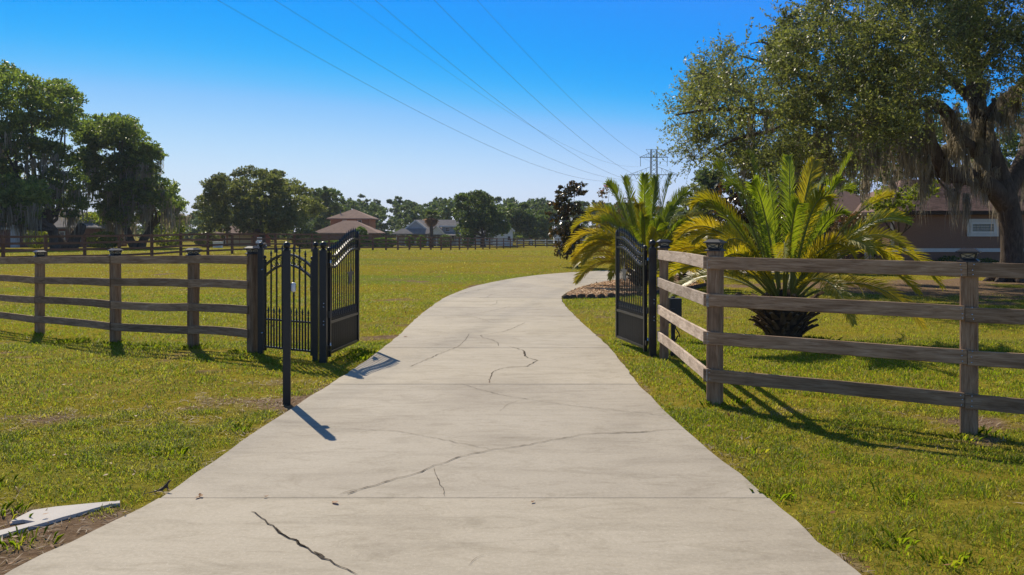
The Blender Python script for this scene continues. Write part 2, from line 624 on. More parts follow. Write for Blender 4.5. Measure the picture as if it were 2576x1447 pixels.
def np_mesh(name, verts, faces, mat, parent=None, attrs=None, origin=(0, 0, 0), smooth=False):
    """verts (n,3), faces (m,k) ; fast path for big meshes"""
    verts = np.asarray(verts, np.float32) - np.asarray(origin, np.float32)
    me = bpy.data.meshes.new(name)
    fl = faces if isinstance(faces, list) else [faces]
    fl = [np.asarray(f, np.int32) for f in fl if len(f)]
    nl = sum(f.size for f in fl)
    nf = sum(len(f) for f in fl)
    me.vertices.add(len(verts))
    me.vertices.foreach_set('co', verts.ravel())
    me.loops.add(nl)
    me.loops.foreach_set('vertex_index', np.concatenate([f.ravel() for f in fl]))
    me.polygons.add(nf)
    tot = np.concatenate([np.full(len(f), f.shape[1], np.int32) for f in fl])
    st = np.concatenate([[0], np.cumsum(tot)[:-1]]).astype(np.int32)
    me.polygons.foreach_set('loop_start', st)
    me.polygons.foreach_set('loop_total', tot)
    if smooth:
        me.polygons.foreach_set('use_smooth', np.ones(nf, bool))
    for k, a in (attrs or {}).items():
        at = me.attributes.new(k, 'FLOAT', 'POINT')
        at.data.foreach_set('value', np.asarray(a, np.float32))
    me.materials.append(M[mat])
    me.update(calc_edges=True)
    o = bpy.data.objects.new(name, me)
    COL.objects.link(o)
    og = Vector(origin)
    if parent:
        o.parent = parent
        o.location = og - org(parent)
    else:
        o.location = og
    ORG[o.name] = og
    return o


def rand_dirs(k, g=rng):
    a = g.normal(size=(k, 3))
    return a / np.linalg.norm(a, axis=1, keepdims=True)


def leaf_quads(c, d, size, aspect=.45, g=rng, flat=False):
    """diamond leaves: centre c (n,3), axis d (n,3), length size (n,)"""
    k = len(c)
    r = rand_dirs(k, g)
    if flat:
        r = np.array([0, 0, 1.0]) + .3 * r
    s = np.cross(d, r)
    s /= np.linalg.norm(s, axis=1, keepdims=True) + 1e-9
    size = np.asarray(size).reshape(-1, 1)
    L = d * size * .5
    W = s * size * .5 * aspect
    v = np.stack([c - L, c + W - L * .15, c + L, c - W - L * .15], 1).reshape(-1, 3)
    f = np.arange(4 * k).reshape(-1, 4)
    return v, f


def copy_obj(o, parent=None, loc=None):
    c = o.copy()
    COL.objects.link(c)
    if parent:
        c.parent = parent
    if loc is not None:
        c.location = loc
    return c


# ------------------------------------------------------------------ driveway outline
ED = [  # (left x, left y, right x, right y)
    (-2.75, 3.0, 2.05, 3.0), (-2.62, 4.72, 1.80, 4.72), (-2.36, 6.0, 1.72, 6.0), (-2.28, 8.05, 1.56, 8.05),
    (-2.13, 10.48, 1.48, 10.48), (-2.05, 11.7, 1.49, 11.7), (-1.98, 13.77, 1.50, 13.77), (-1.95, 15.46, 1.45, 15.46),
    (-1.97, 17.44, 1.38, 17.44), (-1.97, 19.0, 1.34, 19.0), (-1.93, 21.3, 1.29, 21.3), (-1.80, 24.6, 1.32, 24.0),
    (-1.28, 29.2, 1.50, 25.7), (-.35, 33.2, 1.86, 27.6), (.75, 36.4, 2.45, 29.8), (2.3, 39.2, 3.3, 32.2),
    (5.0, 42.0, 5.0, 35.4), (9.2, 45.2, 9.2, 38.6), (13.0, 46.6, 13.0, 40.4), (16.2, 47.2, 16.2, 41.2)]
SLAB_TOP = .03


def smooth_poly(P, sub=6):
    """Catmull-Rom through P"""
    out = []
    for i in range(len(P) - 1):
        p0 = P[max(i - 1, 0)]
        p1, p2 = P[i], P[i + 1]
        p3 = P[min(i + 2, len(P) - 1)]
        for k in range(sub):
            t = k / sub
            out.append(tuple(.5 * ((2 * b) + (-a + c) * t + (2 * a - 5 * b + 4 * c - d) * t * t + (-a + 3 * b - 3 * c + d) * t ** 3)
                             for a, b, c, d in zip(p0, p1, p2, p3)))
    out.append(tuple(P[-1]))
    return out


SUB = 6
EDS = smooth_poly(ED, SUB)
DRIVE_POLY = np.array([(e[0], e[1]) for e in EDS] + [(e[2], e[3]) for e in reversed(EDS)])


def poly_dist(x, y, poly):
    """(inside mask, distance to outline); far points are skipped"""
    x = np.asarray(x, float)
    y = np.asarray(y, float)
    P = np.asarray(poly)
    if x.size > 5000:
        mg = 2.5
        m = (x > P[:, 0].min() - mg) & (x < P[:, 0].max() + mg) & (y > P[:, 1].min() - mg) & (y < P[:, 1].max() + mg)
        # the straight part is a narrow strip
        if poly is DRIVE_POLY:
            m &= (x < 4.6) | (y > 30)
        ins = np.zeros(x.shape, bool)
        d = np.full(x.shape, 1e3)
        xs_, ys_ = x[m], y[m]
        if xs_.size:
            i_, d_ = _poly_dist(xs_, ys_, poly)
            ins[m] = i_
            d[m] = d_
        return ins, d
    return _poly_dist(x, y, poly)


def _poly_dist(x, y, poly):
    ins = np.zeros(x.shape, bool)
    d2 = np.full(x.shape, 1e9)
    k = len(poly)
    for i in range(k):
        x0, y0 = poly[i]
        x1, y1 = poly[(i + 1) % k]
        c = ((y0 > y) != (y1 > y)) & (x < (x1 - x0) * (y - y0) / ((y1 - y0) or 1e-12) + x0)
        ins ^= c
        ex, ey = x1 - x0, y1 - y0
        t = np.clip(((x - x0) * ex + (y - y0) * ey) / (ex * ex + ey * ey + 1e-12), 0, 1)
        d2 = np.minimum(d2, (x - x0 - t * ex) ** 2 + (y - y0 - t * ey) ** 2)
    return ins, np.sqrt(d2)


BED = [gp(*p) for p in ((1416, 753), (1450, 751), (1500, 750), (1550, 748), (1600, 745), (1650, 741), (1700, 735), (1747, 727), (1786, 717))]
BED_POLY = np.array([(p.x, p.y) for p in BED] + [(7.6, 33.5), (7.2, 36.0), (5.6, 35.4), (5.0, 34.9), (3.6, 32.35), (2.75, 30.3), (2.05, 28.0), (1.68, 26.4)])

TREE_SHADE = [(18.3, 33.0)]


def patch_np(x, y):
    """0 = good turf, 1 = bare dry ground"""
    p = .42 * vnoise(x, y, 1.5, 3) + .42 * vnoise(x, y, .5, 4) + .34 * vnoise(x, y, .2, 6) + .25 * vnoise(x, y, 5.0, 5)
    p = (p - .75) * 2.1 + .11
    _, d = poly_dist(x, y, DRIVE_POLY)
    p = p + .55 * np.exp(-(d / .13) ** 2) * (.5 + vnoise(x, y, .8, 9))
    for cx, cy, r, a in ((-2.36, 9.4, .45, .65), (-2.75, 9.6, .35, .25), (4.15, 8.0, .75, .8), (5.0, 7.9, 1.0, .55), (2.35, 9.1, .55, .7), (1.75, 12.7, .5, .6),
                         (2.0, 11.2, .4, .3), (-3.15, 5.2, .8, .75), (-4.0, 5.9, 1.0, .45), (-2.75, 4.6, .5, .5), (3.2, 5.4, .6, .4), (17.5, 32, 3.5, .9),
                         (12.5, 30.5, 4.0, .75), (15, 27.0, 3, .7), (9.0, 31.5, 2.5, .5), (12, 25, 2.5, .4), (-1.9, 25.5, 1.2, .35), (-.9, 29, 1.2, .35), (3.5, 46, 1.2, .4), (-2.1, 15.6, .4, .5),
                         (-4.5, 10.4, 1.1, .12), (8.0, 15.5, 1.0, .35), (9.5, 16.5, 1.2, .3)):
        p = p + a * np.exp(-((x - cx) ** 2 + (y - cy) ** 2) / (r * r)) * (.55 + .9 * vnoise(x, y, .35, 8))
    return np.clip(p, 0, 1.2)


# ------------------------------------------------------------------ ground sheet
def make_ground():
    def spaced(lo, hi, step0, grow, mx):
        a = [0.0]
        st = step0
        while a[-1] < hi:
            a.append(a[-1] + st)
            st = min(mx, st * grow)
        return a
    xs = spaced(0, 1500, .28, 1.035, 90)
    xs = sorted([-q for q in xs[1:]] + xs)
    ys = [-30, -20, -12, -7, -4, -2, 0]
    yy = spaced(0, 2500, .28, 1.022, 110)
    ys = ys + yy[1:]
    X, Y = np.meshgrid(np.array(xs), np.array(ys))
    x, y = X.ravel(), Y.ravel()
    z = terr_np(x, y)
    ins, d = poly_dist(x, y, DRIVE_POLY)
    away = np.clip((d - .3) / 1.5, 0, 1) * ~ins
    z = z + away * (.035 * (vnoise(x, y, 2.2, 21) - .5) + .05 * (vnoise(x, y, 6.0, 22) - .5))
    z = np.where(ins & (d > .35), z - .06, z)
    nx, ny = len(xs), len(ys)
    idx = np.arange(nx * ny).reshape(ny, nx)
    f = np.stack([idx[:-1, :-1], idx[:-1, 1:], idx[1:, 1:], idx[1:, :-1]], -1).reshape(-1, 4)
    p = patch_np(x, y) * np.clip(1.3 - np.hypot(x, y) / 90., 0.0, 1)
    o = np_mesh('ground', np.stack([x, y, z], 1), f, 'lawn_ground', attrs={'patch': p, 'lush': p * 0}, smooth=True)
    tag(o, kind='structure')
    return xs, ys, z.reshape(ny, nx)


GX, GY, GZ = make_ground()


def ground_np(x, y):
    """height of the built sheet"""
    gx, gy = np.array(GX), np.array(GY)
    i = np.clip(np.searchsorted(gx, x) - 1, 0, len(gx) - 2)
    j = np.clip(np.searchsorted(gy, y) - 1, 0, len(gy) - 2)
    u = (x - gx[i]) / (gx[i + 1] - gx[i])
    w = (y - gy[j]) / (gy[j + 1] - gy[j])
    return (GZ[j, i] * (1 - u) + GZ[j, i + 1] * u) * (1 - w) + (GZ[j + 1, i] * (1 - u) + GZ[j + 1, i + 1] * u) * w


def gz(x, y):
    return float(ground_np(np.array([float(x)]), np.array([float(y)]))[0])


# ------------------------------------------------------------------ driveway slabs
def make_drive():
    root = thing('driveway', None, None, (0, 0, 0))
    tag(root, kind='structure')
    # bed below the joints
    mb = MB()
    L = [(e[0] + .02, e[1]) for e in EDS]
    Rr = [(e[2] - .02, e[3]) for e in EDS]
    k = len(L)
    mb.add([(x, y, .006) for x, y in L] + [(x, y, .006) for x, y in Rr], [(i, k + i, k + i + 1, i + 1) for i in range(k - 1)])
    mb.build('joint_bed', 'joint_dirt', root)
    cuts = [0, 2] + list(range(4, len(ED)))     # joints lie at these control rows
    for ci in range(len(cuts) - 1):
        a, b = cuts[ci] * SUB, cuts[ci + 1] * SUB
        rows = [list(EDS[i]) for i in range(a, b + 1)]
        gap = .009 if ci == 0 else .0032
        # pull the two ends back from the joint
        for row, nb, s in ((rows[0], rows[1], 1), (rows[-1], rows[-2], 1)):
            for o in (0, 2):
                dx, dy = nb[o] - row[o], nb[o + 1] - row[o + 1]
                l = math.hypot(dx, dy) or 1
                row[o] += dx / l * gap
                row[o + 1] += dy / l * gap
        zt = SLAB_TOP + random.uniform(-.0025, .0025)
        bv = .006
        mb = MB()
        nc = 2
        m = len(rows)
        vs = []
        for i, rw in enumerate(rows):
            lx, ly, rx, ry = rw
            ww = math.hypot(rx - lx, ry - ly)
            e = .008 * math.sin(i * 1.7 + ci) + .006 * math.sin(i * 4.1 + 2 * ci)
            ux, uy = (rx - lx) / ww, (ry - ly) / ww
            inset = bv if 0 < i < m - 1 else bv
            vs.append((lx + ux * e, ly + uy * e, -.09))
            vs.append((lx + ux * e, ly + uy * e, zt - bv))
            vs.append((lx + ux * (e + inset), ly + uy * (e + inset), zt))
            vs.append((rx - ux * (e + inset), ry - uy * (e + inset), zt))
            vs.append((rx - ux * e, ry - uy * e, zt - bv))
            vs.append((rx - ux * e, ry - uy * e, -.09))
        fs = []
        for i in range(m - 1):
            for j in range(5):
                q = i * 6 + j
                fs.append((q, q + 1, q + 7, q + 6))
        fs.append(tuple(range(5, -1, -1)))
        fs.append(tuple((m - 1) * 6 + j for j in range(6)))
        mb.add(vs, fs)
        bm_o = mb.build('slab', 'concrete', root)
    # cracks, dirt filled
    C = [
        ([(850, 1258), (905, 1243), (960, 1228), (1000, 1215), (1050, 1203), (1080, 1188), (1150, 1163), (1200, 1150), (1250, 1140), (1330, 1129), (1400, 1115), (1470, 1103), (1550, 1099), (1620, 1096), (1665, 1091), (1728, 1090)], 7),
        ([(872, 1257), (898, 1247)], 17), ([(1540, 1099), (1640, 1095)], 11),
        ([(633, 1299), (660, 1315), (683, 1338), (715, 1360), (745, 1377), (770, 1393), (800, 1411), (840, 1432), (870, 1447), (900, 1462)], 11),
        ([(690, 1343), (740, 1375), (772, 1394)], 20), ([(788, 1404), (818, 1418)], 26),
        ([(1090, 1190), (1098, 1215), (1112, 1235), (1120, 1262)], 4),
        ([(1160, 975), (1200, 988), (1240, 998), (1290, 1008), (1320, 1013), (1400, 1024), (1440, 1031), (1500, 1036), (1550, 1042), (1620, 1048), (1700, 1060)], 5),
        ([(1320, 1013), (1280, 1026), (1255, 1045)], 3),
        ([(690, 1081), (760, 1086), (840, 1089), (930, 1092), (1000, 1096), (1050, 1104), (1090, 1113), (1140, 1122), (1190, 1133), (1235, 1142)], 4),
        ([(1040, 1094), (1070, 1092), (1100, 1088)], 3),
        ([(1030, 933), (1070, 916), (1105, 900), (1140, 886), (1155, 880), (1172, 862), (1180, 848)], 7),
        ([(1320, 818), (1290, 833), (1265, 842), (1230, 848), (1208, 852), (1215, 858), (1240, 864), (1252, 870), (1254, 879)], 8),
        ([(1282, 880), (1312, 888), (1320, 893), (1322, 905), (1335, 911), (1352, 915), (1340, 922), (1325, 930), (1300, 932), (1265, 935), (1240, 944), (1235, 955), (1231, 965), (1232, 973)], 9),
        ([(1317, 890), (1321, 905)], 24),
        ([(1385, 913), (1440, 906), (1500, 902)], 5),
        ([(1085, 798), (1140, 798), (1180, 797), (1215, 792), (1250, 784), (1285, 776)], 8), ([(1140, 799), (1190, 803), (1215, 810), (1232, 816)], 6),
        ([(1231, 775), (1250, 768), (1250, 760)], 8), ([(1190, 754), (1225, 752), (1235, 745), (1250, 741)], 8),
        ([(1285, 734), (1320, 728), (1340, 724)], 8), ([(1150, 745), (1180, 738), (1215, 730), (1245, 726)], 10),
        ([(1490, 713), (1530, 708), (1552, 707)], 9), ([(1050, 838), (1090, 842), (1130, 846)], 5),
        ([(1180, 1440), (1200, 1420), (1230, 1408)], 3), ([(1400, 935), (1500, 942), (1560, 946)], 3)]
    for ln, wmm in C:
        P = [gp(*q) for q in ln]
        pts = []
        for i in range(len(P) - 1):
            sd = max(2, int((P[i + 1] - P[i]).length / .05))
            for k2 in range(sd):
                p = P[i].lerp(P[i + 1], k2 / sd)
                j = .008
                pts.append((p.x + random.uniform(-j, j), p.y + random.uniform(-j, j) * (1.5 + p.y * .12)))
        pts.append((P[-1].x, P[-1].y))
        mb = MB()
        m = len(pts)
        vs = []
        for i, (x, y) in enumerate(pts):
            x0, y0 = pts[max(0, i - 1)]
            x1, y1 = pts[min(m - 1, i + 1)]
            l = math.hypot(x1 - x0, y1 - y0) or 1
            w = wmm * .00046 * (random.uniform(.6, 1.15) if random.random() < .88 else random.uniform(1.2, 2.4)) * (1 if 0 < i < m - 1 else .15)
            nx, ny = -(y1 - y0) / l * w, (x1 - x0) / l * w
            vs.append((x - nx, y - ny, SLAB_TOP + .0042))
            vs.append((x + nx, y + ny, SLAB_TOP + .0042))
        mb.add(vs, [(2 * i, 2 * i + 1, 2 * i + 3, 2 * i + 2) for i in range(m - 1)])
        mb.build('crack', 'crack_dirt', root)


make_drive()

# far concrete strip beyond the bend
mb = MB()
pp = [gp(1492, 652), gp(1560, 655.5), gp(1680, 656.5), gp(1800, 655), gp(1800, 646), gp(1680, 646.5), gp(1560, 647.2)]
mb.prism([(p.x, p.y) for p in pp], 0, .18)
o = mb.build('path', 'concrete', None)
tag(o, kind='structure')

# ------------------------------------------------------------------ lawn grass
FRAG_PX = [(-70, 1359), (0, 1343), (38, 1333), (89, 1321), (57, 1316), (25, 1321), (53, 1306), (81, 1292), (140, 1283), (267, 1270.6), (302, 1268),
           (301.6, 1274), (278, 1276), (241, 1286), (190, 1301), (159, 1309), (114, 1322.7), (63.5, 1336.6), (0, 1355.7), (-70, 1376)]
SLAB_FRAG = np.array([(gp(*q).x, gp(*q).y) for q in FRAG_PX])


def make_grass():
    V, F3, F4, PA = [], [], [], []
    nv = 0

    def zone(y0, y1, k, hmin, hmax, w0, wy, bent, seed, lim=0):
        nonlocal nv
        g = np.random.default_rng(seed)
        # even over the ground inside a wedge a bit wider than the view
        y = np.sqrt(g.random(k) * (y1 * y1 - y0 * y0) + y0 * y0)
        if lim:
            y = y0 + (y1 - y0) * g.random(k) ** 1.7
        x = (g.random(k) * 2 - 1) * (.64 * y + 2.2)
        ins, d = poly_dist(x, y, DRIVE_POLY)
        keep = ~(ins & (d > .012))
        insb, _ = poly_dist(x, y, BED_POLY)
        keep &= ~insb
        insf, _ = poly_dist(x, y, SLAB_FRAG)
        keep &= ~insf
        p = patch_np(x, y)
        clump = vnoise(x, y, .22, 31)
        keep &= g.random(k) > np.clip((p - .38) * 1.55, 0, .93)
        keep &= g.random(k) < np.clip(.35 + 1.1 * clump, 0, 1)
        x, y, p, clump = x[keep], y[keep], p[keep], clump[keep]
        k = len(x)
        z = ground_np(x, y)
        lush = vnoise(x, y, .8, 33)
        h = (hmin + (hmax - hmin) * g.random(k) ** 1.4) * (.55 + .75 * lush * clump + .25 * clump) * np.clip(1.15 - p * .6, .45, 1.2)
        a = g.random(k) * 2 * np.pi
        lean = (.35 + 1.5 * g.random(k) ** 1.3) * h
        b = a + 1.57 + g.normal(size=k) * .5
        w = w0 + wy * y
        w = w * (.7 + .6 * g.random(k))
        dx, dy = np.cos(a) * lean, np.sin(a) * lean
        sxx, syy = np.cos(b) * w * .5, np.sin(b) * w * .5
        root = np.stack([x, y, z - .006], 1)
        tip = root + np.stack([dx, dy, h * (.45 + .5 * g.random(k))], 1)
        s = np.stack([sxx, syy, np.zeros(k)], 1)
        pa = np.clip((p - .22) * 1.6, 0, 1) * .85
        gold = np.clip((.6 * vnoise(x, y * 2.2, 9.0, 61) + .4 * vnoise(x, y * 2.2, 3.0, 62) - .42) * 2.2, 0, .55) * np.clip((y - 8) / 18, 0.15, 1)
        pa = np.maximum(pa, gold * (.5 + g.random(k)))
        pa = np.where(g.random(k) < .10, np.maximum(pa, .7), pa)
        if bent:
            mid = root + np.stack([dx * .38, dy * .38, h * .62], 1)
            v = np.stack([root - s, root + s, mid + s * .85, mid - s * .85, tip], 1).reshape(-1, 3)
            base = nv + np.arange(k)[:, None] * 5
            F4.append(base + np.array([[0, 1, 2, 3]]))
            F3.append(base + np.array([[3, 2, 4]]))
            PA.append(np.repeat(pa, 5))
            nv += 5 * k
        else:
            v = np.stack([root - s, root + s, tip], 1).reshape(-1, 3)
            base = nv + np.arange(k)[:, None] * 3
            F3.append(base + np.array([[0, 1, 2]]))
            PA.append(np.repeat(pa, 3))
            nv += 3 * k
        V.append(v)

    zone(3.6, 9.2, 215000, .025, .062, .0032, .0003, True, 1)
    zone(6.8, 15.0, 215000, .026, .068, .0036, .0004, True, 2)
    zone(14.0, 26.0, 260000, .035, .085, .004, .0005, False, 3)
    zone(26.0, 105.0, 270000, .035, .08, .004, .0006, False, 4, 1)
    o = np_mesh('lawn_grass', np.concatenate(V), [np.concatenate(F4), np.concatenate(F3)], 'grass_blade', attrs={'patch': np.concatenate(PA)})
    tag(o, 'short green and straw coloured lawn grass on both sides of the driveway', 'grass', kind='stuff')
    # long tufts at posts, in rough spots
    g = np.random.default_rng(5)
    spots = [(-3.3, 5.75, .22), (-3.75, 6.3, .18), (-4.1, 5.35, .2), (-2.85, 5.2, .14), (-2.75, 7.3, .12), (-4.4, 6.9, .2), (-2.45, 8.2, .1),
             (-2.2, 12.9, .3), (-2.0, 13.4, .3), (-2.3, 13.6, .25), (2.05, 9.3, .1), (2.35, 9.45, .14), (4.25, 8.1, .12), (3.9, 7.8, .12),
             (-5.0, 14.2, .25), (-6.6, 14.9, .25), (-8.9, 17, .25), (-5.8, 14.5, .4), (-7.5, 15.3, .4), (-4.1, 13.6, .15), (1.8, 6.1, .1), (1.95, 7.3, .08),
             (2.2, 5.2, .14), (2.6, 6.0, .14), (2.4, 4.9, .14), (3.2, 4.9, .16), (4.4, 15.2, .5), (5.0, 15.0, .4)]
    V, F = [], []
    nv = 0
    for cx, cy, r in spots:
        ins, d = poly_dist(np.array([cx]), np.array([cy]), DRIVE_POLY)
        if ins[0]:
            continue
        k = int(150 * r + 700 * r * r)
        x = cx + g.normal(size=k) * r * .5
        y = cy + g.normal(size=k) * r * .5
        z = ground_np(x, y)
        h = g.uniform(.04, .085, k)
        a = np.arctan2(y - cy, x - cx) + g.normal(size=k) * .8
        ln = h * g.uniform(.3, 1.0, k)
        w = .0045 + .0004 * cy
        root = np.stack([x, y, z - .005], 1)
        s = np.stack([np.cos(a + 1.57) * w * .5, np.sin(a + 1.57) * w * .5, np.zeros(k)], 1)
        mid = root + np.stack([np.cos(a) * ln * .4, np.sin(a) * ln * .4, h * .7], 1)
        tip = root + np.stack([np.cos(a) * ln, np.sin(a) * ln, h * .85], 1)
        V.append(np.stack([root - s, root + s, mid + s, mid - s, tip], 1).reshape(-1, 3))
        F.append(nv + np.arange(k)[:, None] * 5 + np.zeros((1, 5), int) + np.array([[0, 1, 2, 4, 3]]))
        nv += 5 * k
    V = np.concatenate(V)
    o = np_mesh('grass_tufts', V, np.concatenate(F), 'grass_blade', attrs={'patch': np.zeros(len(V))})
    tag(o, 'longer bright green grass tufts by the posts and driveway edges', 'grass', kind='stuff')
    # straw and thatch on bare soil
    k = 26000
    y = np.sqrt(g.random(k) * (11 ** 2 - 3.8 ** 2) + 3.8 ** 2)
    x = (g.random(k) * 2 - 1) * (.62 * y + .3)
    ins, d = poly_dist(x, y, DRIVE_POLY)
    keep = ~ins & (patch_np(x, y) > .42 + .25 * g.random(k))
    x, y = x[keep], y[keep]
    k = len(x)
    c = np.stack([x, y, ground_np(x, y) + .006 + .012 * g.random(k)], 1)
    d = rand_dirs(k, g) * np.array([1, 1, .25])
    d /= np.linalg.norm(d, axis=1, keepdims=True)
    v, f = leaf_quads(c, d, g.uniform(.04, .12, k), .08, g, True)
    o = np_mesh('dry_thatch', v, f, 'straw')
    tag(o, 'tan dead grass and straw litter lying on bare soil', 'thatch', kind='stuff')


make_grass()


def lawn_litter():
    g = np.random.default_rng(55)
    k = 800
    y = 4.5 + 40 * g.random(k) ** 1.6
    x = (g.random(k) * 2 - 1) * (.6 * y + .3)
    ins, d = poly_dist(x, y, DRIVE_POLY)
    keep = ~ins & ((d < .5) | (g.random(k) < .45))
    x, y = x[keep], y[keep]
    k = len(x)
    c = np.stack([x, y, ground_np(x, y) + .035 + .02 * g.random(k)], 1)
    d = rand_dirs(k, g) * np.array([1, 1, .4])
    d /= np.linalg.norm(d, axis=1, keepdims=True)
    v, f = leaf_quads(c, d, g.uniform(.025, .05, k) * (1 + y * .02), .5, g, True)
    o = np_mesh('fallen_leaves', v, f, 'dry_leaf')
    tag(o, 'small brown fallen leaves scattered over the lawn', 'leaves', kind='stuff')


lawn_litter()

# ------------------------------------------------------------------ wooden fences
def board_mesh(L, h, t, seed, bow=.0, seg=10):
    """a plank along local x, centred"""
    r = random.Random(seed)
    mb = MB()
    ph = [r.uniform(0, 6.3) for _ in range(4)]
    b0 = r.uniform(-1, 1) * bow
    rows = []
    for i in range(seg + 1):
        u = i / seg
        x = (u - .5) * L
        dz = b0 * 4 * u * (1 - u) + .0025 * math.sin(u * 7 + ph[0])
        dy = .004 * math.sin(u * 5 + ph[1])
        hh = h * .5 * (1 + .012 * math.sin(u * 9 + ph[2]))
        c = .004
        rows.append([(x, dy - t / 2, dz - hh + c), (x, dy - t / 2 + c, dz - hh), (x, dy + t / 2 - c, dz - hh), (x, dy + t / 2, dz - hh + c),
                     (x, dy + t / 2, dz + hh - c), (x, dy + t / 2 - c, dz + hh), (x, dy - t / 2 + c, dz + hh), (x, dy - t / 2, dz + hh - c)])
    vs = [p for rw in rows for p in rw]
    fs = []
    for i in range(seg):
        for j in range(8):
            a = i * 8 + j
            b = i * 8 + (j + 1) % 8
            fs.append((b, a, a + 8, b + 8))
    fs.append(tuple(range(8)))
    fs.append(tuple(seg * 8 + j for j in reversed(range(8))))
    mb.add(vs, fs)
    return mb


def put_board(parent, p0, p1, h, t, seed, mat='rail_wood', bow=.0, name='rail', seg=10, mesh=None):
    p0, p1 = Vector(p0), Vector(p1)
    d = p1 - p0
    L = d.length
    me = mesh or board_mesh(L, h, t, seed, bow, seg).mesh(name, mat)
    o = link_obj(name, me, parent, (p0 + p1) / 2)
    yaw = math.atan2(d.y, d.x)
    pit = -math.asin(d.z / L)
    o.rotation_euler = (0, pit, yaw)
    if mesh:
        o.scale = (L, 1, 1)
    return o


def post_mesh(w, h, seed):
    r = random.Random(seed)
    mb = MB()
    c = .012
    prof = []
    q = w / 2
    for x, y in ((-q + c, -q), (q - c, -q), (q, -q + c), (q, q - c), (q - c, q), (-q + c, q), (-q, q - c), (-q, -q + c)):
        prof.append((x, y))
    vs = []
    zs = [-.25, 0, h * .33, h * .66, h]
    for z in zs:
        ox, oy = r.uniform(-.004, .004), r.uniform(-.004, .004)
        vs += [(x + ox, y + oy, z) for x, y in prof]
    fs = []
    for i in range(len(zs) - 1):
        for j in range(8):
            a, b = i * 8 + j, i * 8 + (j + 1) % 8
            fs.append((a, b, b + 8, a + 8))
    fs.append(tuple(reversed(range(8))))
    fs.append(tuple((len(zs) - 1) * 8 + j for j in range(8)))
    mb.add(vs, fs)
    return mb


def cap_meshes():
    fl = MB().box((0, 0, .006), (.172, .172, .012)).box((0, 0, .02), (.165, .165, .016), taper=.75)
    lens = MB().box((0, 0, .055), (.098, .098, .055), taper=1.28)
    cage = MB()
    z0, z1, a, b = .026, .084, .054, .0685
    for sx_, sy_ in ((-1, -1), (1, -1), (1, 1), (-1, 1)):
        cage.beam((sx_ * a, sy_ * a, z0), (sx_ * b, sy_ * b, z1), .011)
    cor = [((-1, -1), (1, -1)), ((1, -1), (1, 1)), ((1, 1), (-1, 1)), ((-1, 1), (-1, -1))]
    for (p, q) in cor:
        k0, k1 = a * 1.02, b * 1.02
        cage.beam((p[0] * k0, p[1] * k0, z0 + .004), (q[0] * k0, q[1] * k0, z0 + .004), .010)
        cage.beam((p[0] * k1, p[1] * k1, z1 - .004), (q[0] * k1, q[1] * k1, z1 - .004), .010)
        cage.beam((p[0] * k0, p[1] * k0, z0 + .004), (q[0] * k1, q[1] * k1, z1 - .004), .006)
        cage.beam((q[0] * k0, q[1] * k0, z0 + .004), (p[0] * k1, p[1] * k1, z1 - .004), .006)
    lid = MB().box((0, 0, .09), (.196, .196, .010)).box((0, 0, .109), (.188, .188, .028), taper=.56)
    pan = MB().box((0, 0, .1245), (.088, .088, .003))
    return [('flange', fl.mesh('flange', 'cap_black')), ('lens', lens.mesh('lens', 'lantern_lens')), ('cage', cage.mesh('cage', 'cap_black')),
            ('lid', lid.mesh('lid', 'cap_black')), ('solar_panel', pan.mesh('solar_panel', 'solar_glass'))]


CAPM = cap_meshes()


def put_cap(parent, p, rz):
    base = link_obj('post_cap', CAPM[0][1], parent, p)
    base.rotation_euler = (0, 0, rz)
    for nm, me in CAPM[1:]:
        c = bpy.data.objects.new(nm, me)
        COL.objects.link(c)
        c.parent = base


NAIL = MB().ball((0, 0, 0), .0055, 6).mesh('nail', 'bright_bolt')


def nails(parent, p, nrm, rows, dx):
    for z in rows:
        for s in dx:
            t = Vector((-nrm.y, nrm.x, 0))
            link_obj('nail', NAIL, parent, p + nrm * .003 + t * (s + random.uniform(-.012, .012)) + Vector((0, 0, z + random.uniform(-.008, .008))))


# right fence: one oblique stretch from the gate to the corner, then along the front
RT = [1.548, 1.156, .768, .380]
RH, RTK, PW = .132, .030, .142
P1, P2, P3 = Vector((2.17, 12.85, 0)), Vector((2.12, 9.40, 0)), Vector((4.12, 8.12, 0))
dir2 = (P3 - P2).normalized()
P4 = P3 + dir2 * 2.5
for p in (P1, P2, P3, P4):
    p.z = gz(p.x, p.y)
rf = thing('wooden_fence', 'weathered four-board fence with lantern caps, right of the driveway in front of the big palm', 'fence', (P2.x, P2.y, P2.z))
ang2 = math.atan2(dir2.y, dir2.x)
dir1 = (P2 - P1).normalized()
ang1 = math.atan2(dir1.y, dir1.x)
for i, (p, a, ht) in enumerate(((P1, ang1, 1.575), (P2, ang2, 1.600), (P3, ang2, 1.548), (P4, ang2, 1.55))):
    o = link_obj('post', post_mesh(PW if i else .115, ht, 50 + i).mesh('post', 'post_wood'), rf, p)
    o.rotation_euler = (0, 0, a)
    if i < 4:
        put_cap(rf, p + Vector((0, 0, ht)), a)
n1 = Vector((dir1.y, -dir1.x, 0))
if n1.x > 0:
    n1 = -n1
n2 = Vector((dir2.y, -dir2.x, 0))
if n2.y > 0:
    n2 = -n2
